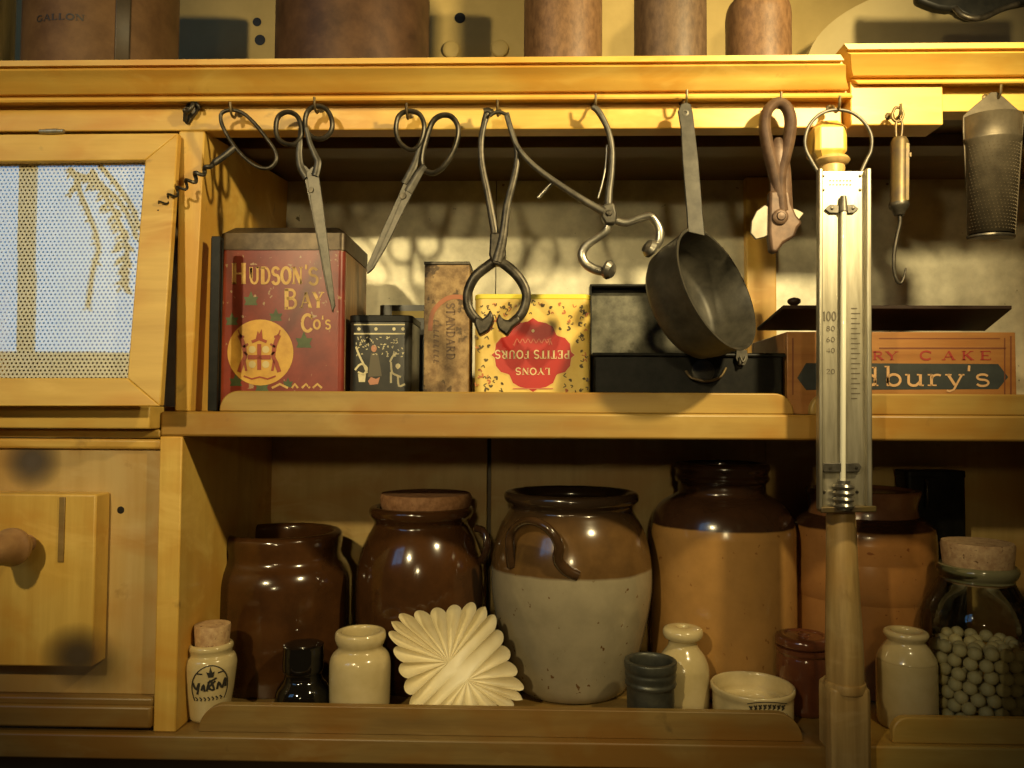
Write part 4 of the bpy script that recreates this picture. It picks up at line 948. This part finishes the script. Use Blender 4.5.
bl.hexa([(xa0, fa, zf_), (xa1, fa, zf_), (xb1, ba, zb2), (xb0, ba, zb2)], [(xa0, fa, zf_ + .004), (xa1, fa, zf_ + .004), (xb1, ba, zb2 + .004), (xb0, ba, zb2 + .004)])
bl.build('board', DLID, tb, bevel=.0008)
MB().lathe(Vector((P(798, 305, fa).x, fa + .012, zf_ + .002)), smooth_path([(.003, 0), (.003, .003), (.0065, .006), (.006, .010), (0, .012)], 3), 24).build('knob', DLID, tb)
# prop under the board's front edge
pz = MB().box((P(1000, 330, .1).x - .006, YW + .0, zt_), (P(1000, 330, .1).x, YW + .006, zf_ - .0005))

# ================================================================== crocks on the bottom shelf
zb = zB + .0004
def Zp(z): return ('z', z)
# brown straight jar
Y = .175; c, _ = lat(282, Y, [(1, 600)]); t = thing('storage_jar', 'dark reddish brown glazed jar without a cork, leftmost on the bottom shelf', 'jar', (c.x, Y, zb), 'large stoneware jars')
mb = turned(MB(), 282, Y, [(62, Zp(zb)), (66, Zp(zb + .004)), (69, 670), (69.5, 620), (69, 584), (68, 573), (64.5, 564), (60, 558), (58, 553), (58.2, 547), (59, 541), (58.5, 534), (55.5, 530.5), (51, 530.5), (48.5, 536), (49, 556), (60, 572), (60, 640), (0, 645)], 560); mb.build('body', BROWNG, t)
# brown jar with cork
Y = .165; c, _ = lat(421, Y, [(1, 600)]); t = thing('storage_jar', 'shiny brown glazed jar closed with a wide cork', 'jar', (c.x, Y, zb), 'large stoneware jars')
mb = turned(MB(), 421, Y, [(50, Zp(zb)), (53, Zp(zb + .004)), (59, 660), (63, 610), (63, 575), (60, 555), (54, 538), (48, 527), (46, 522), (48, 518), (51, 514), (51.5, 509), (49, 506), (44, 506), (42, 512), (42, 526), (52, 560), (55, 620), (0, 640)], 560); mb.build('body', BROWNG, t)
turned(MB(), 426, Y, [(0, 515), (40, 515), (44.5, 505), (45.5, 496), (44, 493), (0, 492.5)], 510, n=0).build('cork', simple('dark_cork', (.20, .085, .028), (.34, .17, .07), 160, .8, 0, .4), t, smooth=35)
m = MB(); s = S(Y)
m.wire([(476, 528, Y - .01), (484, 532, Y - .02), (487, 545, Y - .025), (483, 558, Y - .02), (477, 562, Y - .01)], Y, .0045, 6); m.build('lug_handle', BROWND, t)
# two-handled crock
Y = .150; c, _ = lat(571, Y, [(1, 600)]); t = thing('crock', 'large two-handled crock, brown above and cream below, open at the top', 'crock', (c.x, Y, zb), 'large stoneware jars')
M3 = glazed_two('crock_glaze', (.13, .068, .022), (.30, .25, .155), P(571, 580, Y - .09).z - zb, .0015, (.12, .06, .02), .003, .18, (.035, .020, .010), P(571, 522, Y - .08).z - zb)
mb = turned(MB(), 571, Y, [(50, Zp(zb)), (54, Zp(zb + .003)), (60, 672), (70, 635), (77, 600), (79, 578), (77.5, 552), (71, 528), (63, 513), (60, 508), (61, 504), (65.5, 500), (66.5, 496), (65, 492), (60, 491), (56, 494), (54, 503), (60, 520), (70, 560), (65, 640), (0, 650)], 580); mb.build('body', M3, t)
def onpot(u, v, d=0):           # front surface of the crock seen at (u, v), d outwards
    rz = {500: 66, 510: 61, 520: 67, 530: 72, 540: 75, 555: 78, 578: 79, 600: 77}
    ks = sorted(rz); vv = max(ks[0], min(ks[-1], v)); i = max(k for k in ks if k <= vv); j = min(k for k in ks if k >= vv)
    rr = rz[i] if i == j else rz[i] + (rz[j] - rz[i]) * (vv - i) / (j - i); rr = rr * S(Y) + d
    yy = Y - .05
    for _ in range(6):
        p = P(u, v, yy); dx = max(-rr * .999, min(rr * .999, p.x - c.x)); yy = Y - math.sqrt(rr * rr - dx * dx)
    return P(u, v, yy)
hp = [onpot(512, 566, -.002), onpot(510, 550, .004), onpot(511, 534, .010), onpot(519, 524, .016), onpot(532, 521, .020), onpot(546, 527, .020), onpot(555, 537, .016), onpot(559, 548, .010), onpot(558, 560, .004), onpot(566, 570, -.001), onpot(578, 576, -.003)]
hp = [Vector(q) for q in smooth_path([tuple(p) for p in hp], 5)]
BRH = simple('handle_glaze', (.028, .014, .006), (.06, .03, .012), 30, .16, 0, .05, coat=.4)
MB().tube(hp, [.0062, .0055, .005, .0048, .0048, .005, .0055, .006, .0065, .006], 14).build('handle', BRH, t)
hp2 = [Vector((2 * c.x - p.x, 2 * Y - p.y, p.z)) for p in hp]
MB().tube(hp2, [.0062, .005, .0048, .0055, .006], 14).build('handle', BRH, t)
# tall tan jar
Y = .1835; c, _ = lat(722, Y, [(1, 600)]); t = thing('storage_jar', 'tallest jar, tan body with dark brown shoulder and ringed mouth', 'jar', (c.x, Y, zb), 'large stoneware jars')
M4 = glazed_two('tan_jar_glaze', (.050, .022, .010), (.40, .21, .06), P(723, 533, Y - .085).z - zb, .001, (.25, .11, .03), .002, .2)
mb = turned(MB(), 722, Y, [(64, Zp(zb)), (68, Zp(zb + .004)), (69, 670), (69.3, 600), (69.3, 540), (69, 528), (66, 515), (60, 504), (50, 497), (43, 493), (42, 487), (42, 483), (44.5, 480), (45.5, 477), (44, 474), (44.5, 471), (46, 468), (45, 464), (42, 462.5), (38, 463), (37, 470), (37, 490), (60, 515), (64, 600), (0, 640)], 560); mb.build('body', M4, t)
# tan jar behind the post
Y = .184; c, _ = lat(862, Y, [(1, 600)]); t = thing('storage_jar', 'orange-tan jar with a dark shoulder, partly hidden by the turned post', 'jar', (c.x, Y, zb), 'large stoneware jars')
M5 = glazed_two('orange_jar_glaze', (.055, .022, .009), (.36, .16, .045), P(868, 535, Y - .085).z - zb, .001, (.20, .07, .02), .002, .22)
mb = turned(MB(), 862, Y, [(61, Zp(zb)), (64.5, Zp(zb + .004)), (65.7, 670), (66, 600), (66, 545), (65.5, 534), (64, 525), (58, 519), (52, 515), (48, 512), (47, 506), (48, 499), (50, 494), (50, 491.5), (46, 491), (43, 496), (42, 510), (60, 525), (64, 600), (0, 640)], 560); mb.build('body', M5, t)
turned(MB(), 862, Y - .0003, [(49.8, 514), (48.6, 509), (48.6, 503), (50.2, 496), (51.8, 491.5), (51, 489), (47, 489), (45, 492)], 500, n=2).build('collar', simple('collar_glaze', (.17, .07, .025), (.24, .10, .04), 30, .25, coat=.3), t, solid=.001)
# black square canister behind
Y = .234; x0, x1 = P(907, 500, Y).x, P(967, 500, Y).x; zz_ = P(935, 471, Y).z
t = thing('black_canister', 'plain black square canister standing behind the cork-stoppered glass jar', 'canister', ((x0 + x1) / 2, Y + .02, zb))
mb = MB(); rbox(mb, x0, Y, x1, Y + .034, zb, zz_ - .008, .006); mb.build('body', BLACK, t, smooth=50)
mb = MB(); rbox(mb, x0 - .001, Y - .001, x1 + .001, Y + .035, zz_ - .0085, zz_, .007); mb.build('lid', BLACK, t, bevel=.001)
q = P(926, 484, Y - .002); MB().wire([(926, 480, Y - .002), (927, 486, Y - .010), (927, 500, Y - .011), (926, 508, Y - .002)], Y, .0016, 6).build('handle', IRON, t)
# glass jar of balls
Y = .068; c, _ = lat(977, Y, [(1, 640)]); s = S(Y); t = thing('glass_jar', 'clear glass jar with a cork, half full of pale balls', 'jar', (c.x, Y, zb))
gp = [(0, Zp(zb)), (46, Zp(zb)), (49, Zp(zb + .003)), (50, Zp(zb + .010)), (50.3, 680), (50.3, 632), (49.5, 620), (46, 606), (39, 592), (33.5, 582), (31.5, 577), (34, 573), (35, 569), (33, 565)]
turned(MB(), 977, Y, gp, 640, n=4).build('glass', GLASSJ, t)
turned(MB(), 977, Y, [(33, 564.5), (35.4, 568), (34.4, 573), (31.7, 577), (31.7, 579)], 570, n=3).build('lip', simple('lip_glass', (.20, .18, .085), (.26, .23, .11), 30, .12, coat=.5), t, solid=.0006)
turned(MB(), 977.5, Y, [(0, 582), (28.5, 582), (30, 567), (32, 545), (31, 541.5), (0, 541)], 560, n=0).build('cork', CORK, t, smooth=35)
bme = None; br = .0067
zfill = P(977, 656, Y - .05).z
ri = 49.4 * s; layers = int((zfill - zb - .003) / (br * 1.72)); bmat = simple('pale_ball', (.52, .42, .20), (.64, .53, .28), 60, .6)
def ball(p):
    global bme
    if bme is None:
        o = MB().lathe(p, [(max(0, br * math.sin(math.pi * k / 12)), -br * math.cos(math.pi * k / 12)) for k in range(13)], 20).build('ball', bmat, origin=p); bme = o
    else:
        o = bme.copy(); COL.objects.link(o); o.location = p
    tag(o, 'small round pale ball inside the corked glass jar', 'ball', 'pale balls in the glass jar')
for L_ in range(layers + 1):
    z = zb + .004 + br + L_ * br * 1.72; top = L_ == layers
    for q, rr_ in enumerate((ri - br, ri - br * 3.0, ri - br * 5.0, ri - br * 6.9)):
        if rr_ < br * .9: continue
        n_ = int(2 * math.pi * rr_ / (br * 2.06)); ph = (L_ % 2) * math.pi / n_ + q * .4 + rnd.uniform(-.05, .05)
        for k in range(n_):
            a = ph + 2 * math.pi * k / n_ + rnd.uniform(-.02, .02); front = -math.sin(a)
            if q >= 2 and not top and L_ < layers - 1: continue
            if q == 1 and front < -.1 and not top: continue
            if q == 0 and front < -.15: continue
            if top and rnd.random() < .25: continue
            ball(Vector((c.x + rr_ * math.cos(a), Y + rr_ * math.sin(a), z + rnd.uniform(-.0012, .0012))))

# ------------------------------------------------------------------ small pots in front
def small(name, label, cat, u, Y, prof, mat, n=4, group='small pots behind the front lip', part='body'):
    c, _ = lat(u, Y, [(1, 680)], 680); t = thing(name, label, cat, (c.x, Y, zb), group)
    turned(MB(), u, Y, prof, 680, n=n, seg=48).build(part, mat, t); return t, c
POTP = [(16.5, Zp(zb)), (18, Zp(zb + .002)), (19, 712), (22.5, 690), (25, 668), (25.2, 661), (23.5, 655), (20.5, 652.5), (20.8, 649), (21.8, 646), (21, 643), (18, 642), (17, 648), (20, 665), (0, 690)]
t, c = small('corked_pot', 'small cream pot with cork and black oval transfer print', 'pot', 210, .040,
          POTP, CREAM)
turned(MB(), 211.5, .040, [(0, 652), (15.5, 652), (16.3, 640), (17.4, 625.5), (17, 624), (0, 623.5)], 680, n=0, seg=48).build('cork', CORK, t, smooth=35)
lt = MB()
def wrapper(u0, Y, prof, e=.0006):       # surface coordinates of a turned pot: picture px around from its middle, picture height
    c, p = lat(u0, Y, prof, 680); s = S(Y); p = smooth_path(p, 4); top = max(range(len(p)), key=lambda i: p[i][1]); p = p[:top + 1]
    phi = math.atan2(-c.x, Y - CAM.y); rm = max(q[0] for q in p)
    def fn(a, v):
        z = P(u0, v, Y - rm * .95).z
        for (r0, z0), (r1, z1) in zip(p, p[1:]):
            if z0 <= z <= z1: rr = r0 + (r1 - r0) * (z - z0) / max(1e-9, z1 - z0); break
        else: rr = p[0][0]
        w = max(-1.4, min(1.4, a * s / rm)) ; w = math.asin(max(-.99, min(.99, a * s / rm))) + phi; rr += e
        return Vector((c.x + rr * math.sin(w), Y - rr * math.cos(w), z))
    return fn
pw = wrapper(210, .040, POTP)
pf = lambda a, b: pw(a, 687 + b)
lt.ribbon([(17 * math.cos(R(a)), 3 + 24 * math.sin(R(a))) for a in range(150, 395, 6)], 1.0, pf)
for pts in ([(-16, -4), (-13, 3), (-10, -4), (-12, 8)], [(-8, 4), (-6, -2), (-5, 5)], [(-3, 5), (0, -6), (4, 4), (-1, 1), (5, -5)], [(7, 4), (8, -3), (11, 3)], [(12, 4), (14, -6), (15, 3)], [(-2, -4), (6, -8)]): lt.ribbon(smooth_path(pts, 4), 2.0, pf)
for i in range(7): lt.ribbon([(-14 + i * 4, 11), (-12 + i * 4, 13), (-13 + i * 4, 15)], 1.3, pf)
lt.poly([(-1.5, -9), (-3.5, -15), (-1, -14), (0, -20), (2, -14), (4, -15), (3, -9)], pf)
for k in (-1, 1): lt.ribbon([(k * 7, -13), (k * 12, -13.5)], 1.4, pf)
lt.build('transfer_print', simple('print_black', (.03, .026, .02)), t, recalc=False, smooth=0)
small('ink_bottle', 'small shiny black lidded bottle left of the plain cream jar', 'bottle', 303, .068,
      [(25, Zp(zb)), (27, Zp(zb + .003)), (27, 697), (25.5, 688), (21, 681), (18.5, 677), (18.5, 672), (20, 668), (20, 656), (19.5, 647), (18, 643.5), (0, 643)], simple('black_glass', (.006, .005, .004), rough=.08, coat=.5), n=3)
small('cream_jar', 'plain cream wide-mouthed jar left of the fluted mould', 'jar', 360, .060,
      [(26, Zp(zb)), (28.5, Zp(zb + .003)), (29.5, 700), (30, 670), (29.5, 659), (27, 653), (22.5, 648.5), (22, 645), (23.5, 642), (25, 637), (24.5, 632), (22.5, 630.5), (19, 631), (18, 637), (19, 648), (26, 662), (26, 690), (0, 695)], CREAM)
small('pewter_beaker', 'dark grey ridged beaker in front of the two-handled crock', 'beaker', 650.5, .040,
      [(21, Zp(zb)), (22.5, Zp(zb + .002)), (23, 700), (23, 686), (24.5, 684), (25, 681.5), (24, 679), (24.5, 676), (25, 673), (24.5, 670), (25.5, 667), (25.5, 661), (24.5, 659.5), (21, 660), (20, 668), (20, 700), (0, 704)], PEWTER, n=3)
small('cream_bottle', 'narrow-necked cream bottle between the grey beaker and the white bowl', 'bottle', 683, .082,
      [(22, Zp(zb)), (24, Zp(zb + .003)), (25, 700), (25.2, 672), (24.5, 664), (21, 655), (16, 648), (14, 644), (14.5, 640), (18, 637), (19.5, 633), (18.5, 628.5), (14, 626.5), (6, 626.5), (5, 632), (0, 633)], CREAM)
BOWLP = [(34, Zp(zb)), (37, Zp(zb + .002)), (38, 712), (38.2, 698), (38.5, 693), (39.7, 689), (40, 685.5), (38.5, 684), (36.5, 686), (35.5, 696), (33, 704), (0, 706)]
t, c = small('bowl', 'small open white bowl with black lettering on its side', 'bowl', 752.5, .055,
      BOWLP, CREAM)
lt = MB()
bw = wrapper(752.5, .055, BOWLP)
bf = lambda a, b: bw(a - 4, 710 + b)
lt.ribbon([(a, 2 + (a - 16) ** 2 * .012) for a in range(-3, 38, 3)], .9, bf); lt.ribbon([(a, -9 + (a - 16) ** 2 * .012) for a in range(-1, 36, 3)], .9, bf)
for i in range(8): lt.ribbon([(1 + i * 4.2, -6 + (i * 4.2 - 15) ** 2 * .012), (3.5 + i * 4.2, -2 + (i * 4.2 - 15) ** 2 * .012)], 1.6, bf); lt.ribbon([(3.4 + i * 4.2, -6.5 + (i * 4.2 - 15) ** 2 * .012), (1.6 + i * 4.2, -1 + (i * 4.2 - 15) ** 2 * .012)], 1.2, bf)
lt.build('lettering', MATS['print_black'], t, recalc=False, smooth=0)
t, c = small('lidded_jar', 'small shiny red-brown lidded jar between white bowl and turned post', 'jar', 804, .085,
      [(22, Zp(zb)), (24.5, Zp(zb + .003)), (26, 700), (26.5, 668), (26, 657), (25, 652.5), (26.5, 650), (26.5, 647), (24, 645.5), (0, 645.5)], simple('red_brown_glaze', (.085, .026, .011), (.12, .038, .015), 30, .14, coat=.5))
turned(MB(), 804, .085, [(23, 645.8), (26.5, 643), (27, 639), (25.5, 635.5), (21, 634), (18, 634.5), (16, 635.5), (6, 635), (5, 632.5), (0, 632)], 680, n=4, seg=48).build('lid', MATS['red_brown_glaze'], t)
small('cream_jar', 'cream shouldered jar standing right of the turned post', 'jar', 906.5, .050,
      [(25, Zp(zb)), (27, Zp(zb + .003)), (27.3, 706), (27.2, 665), (26.8, 660), (26.5, 657), (22, 648), (18, 643), (17, 640), (18.5, 637.5), (20.3, 634), (19.5, 631), (17, 630), (13, 631), (13, 638), (22, 660), (0, 690)], CREAM)

# fluted earthenware mould leaning on the brown jar
cor = [(383, 616), (489, 599), (531, 704), (415, 726)]
def Ysh(v): return .030 + (726 - v) / 125. * .048
seg0, seg1 = Vector((449, 662)), Vector((467, 680))
t0 = P(465, 722, .032)
t = thing('fluted_mould', 'cream scallop-edged fluted mould leaning upright against the corked brown jar', 'mould', (t0.x, .035, zb))
NL, NPL = 24, 14; ring = []
for k in range(NL * NPL):
    q = k / (NL * NPL) * 4; i = int(q) % 4; f = q - int(q)
    a, b = Vector(cor[i]), Vector(cor[(i + 1) % 4]); p = a.lerp(b, f)
    bul = abs(math.cos(math.pi * (k % NPL) / NPL)) ** .7
    ctr = Vector((456, 666)); dirn = (p - ctr)
    corner = math.exp(-(min(f, 1 - f) / .09) ** 2)
    p = ctr + dirn * (.885 + .115 * bul - .11 * corner)
    ring.append((p, bul))
mb = MB(); NRr = 22
for back in (0, 1):
    for (p, bul) in ring:
        d = seg1 - seg0; tt = max(0, min(1, (p - seg0).dot(d) / d.dot(d))); cpt = seg0 + d * tt
        for j in range(NRr + 1):
            r_ = j / NRr; uv = cpt + (p - cpt) * r_
            dep = .024 * (1 - r_ ** 2.2) + .0050 * (bul - .5) * min(1, r_ * 1.6) * (1 if r_ < .93 else 1 - (r_ - .93) / .07 * .6)
            pos = P(uv.x, uv.y, Ysh(uv.y) + dep + back * .0035)
            pos.z = max(pos.z, zb)
            mb.v.append(pos)
nk = len(ring); st = NRr + 1; off = nk * st
for k in range(nk):
    a, b = k * st, ((k + 1) % nk) * st
    for j in range(NRr):
        mb.f.append([a + j, b + j, b + j + 1, a + j + 1]); mb.f.append([off + a + j, off + a + j + 1, off + b + j + 1, off + b + j])
    mb.f.append([a + NRr, b + NRr, off + b + NRr, off + a + NRr])
mb.build('body', CREAMM, t, smooth=60)

# ================================================================== the window across the room, mirrored in the cupboard glass
g_n = (g0[1] - g0[0]).cross(g0[3] - g0[0]).normalized()
YWIN = -2.6
def RF(u, v, d=0):            # where the sight line through (u, v) lands after the pane
    dr_ = ray(u, v).normalized(); p = CAM + dr_ * ((g0[0] - CAM).dot(g_n) / dr_.dot(g_n)); r_ = dr_ - g_n * 2 * dr_.dot(g_n)
    return p + r_ * ((YWIN + d - p.y) / r_.y)
ww = [RF(-80, 120), RF(165, 120), RF(165, 353), RF(-80, 353)]
wx0, wx1 = min(p.x for p in ww), max(p.x for p in ww); wz0 = sum(p.z for p in ww[2:]) / 2; wz1 = max(p.z for p in ww[:2])
fx0, fx1 = wx0, wx1
WM = simple('window_paint', (.30, .26, .18))
pane = MB().add([(wx0, YWIN - .02, wz0), (wx1, YWIN - .02, wz0), (wx1, YWIN - .02, wz1), (wx0, YWIN - .02, wz1)], [(0, 1, 2, 3)]).build('window_1', emit('daylight', (.24, .56, 1.0), 2.0), recalc=False, smooth=0)
tag(pane, kind='structure')
fb = MB()
q = [RF(19, 150), RF(36, 150), RF(31, 353), RF(14, 353)]
fb.hexa(q, [p - Vector((0, .02, 0)) for p in q])
fb.box((wx0 - .06, YWIN - .02, wz0 - .06), (wx1 + .06, YWIN + .03, wz0)); fb.box((wx0 - .06, YWIN - .02, wz1), (wx1 + .06, YWIN + .03, wz1 + .06))
fb.box((wx0 - .06, YWIN - .02, wz0), (wx0, YWIN + .03, wz1)); fb.box((wx1, YWIN - .02, wz0), (wx1 + .06, YWIN + .03, wz1))
tag(fb.build('trim_1', WM, bevel=.003), kind='structure')
pb_ = RF(90, 170, .06)
t = thing('hanging_plant', 'dry trailing plant hanging in the window mirrored in the cupboard door', 'plant', pb_)
LEAFM = simple('dry_stem', (.05, .045, .02), (.09, .08, .035), 40, .7)
def frond(name, pts, w):
    mb = MB(); q = smooth_path(pts, 8); pp_ = [RF(u, v, .06) for u, v in q]; mb.tube(pp_, .012, 8)
    for i, p in enumerate(pp_):
        if i % 2: continue
        for sgn in (-1, 1):
            a = rnd.uniform(.2, .9); l = w * rnd.uniform(.6, 1.3); e = p + Vector((sgn * l * math.sin(a), rnd.uniform(-.02, .02), -l * math.cos(a))); sd = Vector((math.cos(a), 0, sgn * math.sin(a))) * l * .22; mid = (p + e) / 2
            mb.add([p, mid + sd, e, mid - sd, mid + Vector((0, .006, 0)), mid - Vector((0, .006, 0))], [(0, 1, 4), (1, 2, 4), (2, 3, 4), (3, 0, 4), (1, 0, 5), (2, 1, 5), (3, 2, 5), (0, 3, 5)])
    mb.build(name, LEAFM, t)
frond('frond', [(76, 172), (80, 192), (88, 212), (96, 236), (97, 252), (92, 270), (87, 306)], .03)
frond('frond', [(92, 170), (102, 190), (114, 212), (124, 238), (126, 258), (121, 284)], .07)
frond('frond', [(70, 172), (90, 178), (108, 190), (124, 208), (136, 236)], .034)
frond('frond', [(70, 168), (78, 180), (70, 192)], .036)
frond('frond', [(100, 165), (118, 186), (131, 206), (138, 226)], .034)

# ================================================================== lamps
def lamp(name, loc, target, power, size, col, spot=None, blend=.6):
    l = bpy.data.lights.new(name, 'SPOT' if spot else 'POINT'); l.energy = power; l.color = col; l.shadow_soft_size = size
    if spot: l.spot_size = R(spot); l.spot_blend = blend
    o = bpy.data.objects.new(name, l); COL.objects.link(o); o.location = loc
    o.rotation_euler = (Vector(target) - Vector(loc)).to_track_quat('-Z', 'Y').to_euler(); return o
WARM = (1.0, .80, .41)
lamp('spot_lamp_right', (.42, -.42, .44), (.20, 0, .345), 27, .018, WARM, 108, .95)
lamp('spot_lamp_left', (-.48, -1.12, .50), (-.20, 0, .22), 30, .022, WARM, 60, .6)
lamp('front_fill_lamp', (-.05, -1.9, .31), (0, 0, .12), 14, .05, WARM, 38, .8)  # unseen fill light, low and frontal, reaching the lower back boards
wd = bpy.data.worlds.new('world'); SC.world = wd; wd.use_nodes = True
bg = wd.node_tree.nodes['Background']; bg.inputs[0].default_value = (.9, .62, .28, 1); bg.inputs[1].default_value = .025

SC.view_settings.view_transform = 'Standard'; SC.view_settings.look = 'None'; SC.view_settings.gamma = 1
SC.view_settings.use_curve_mapping = False
SC.view_settings.exposure = 0.15
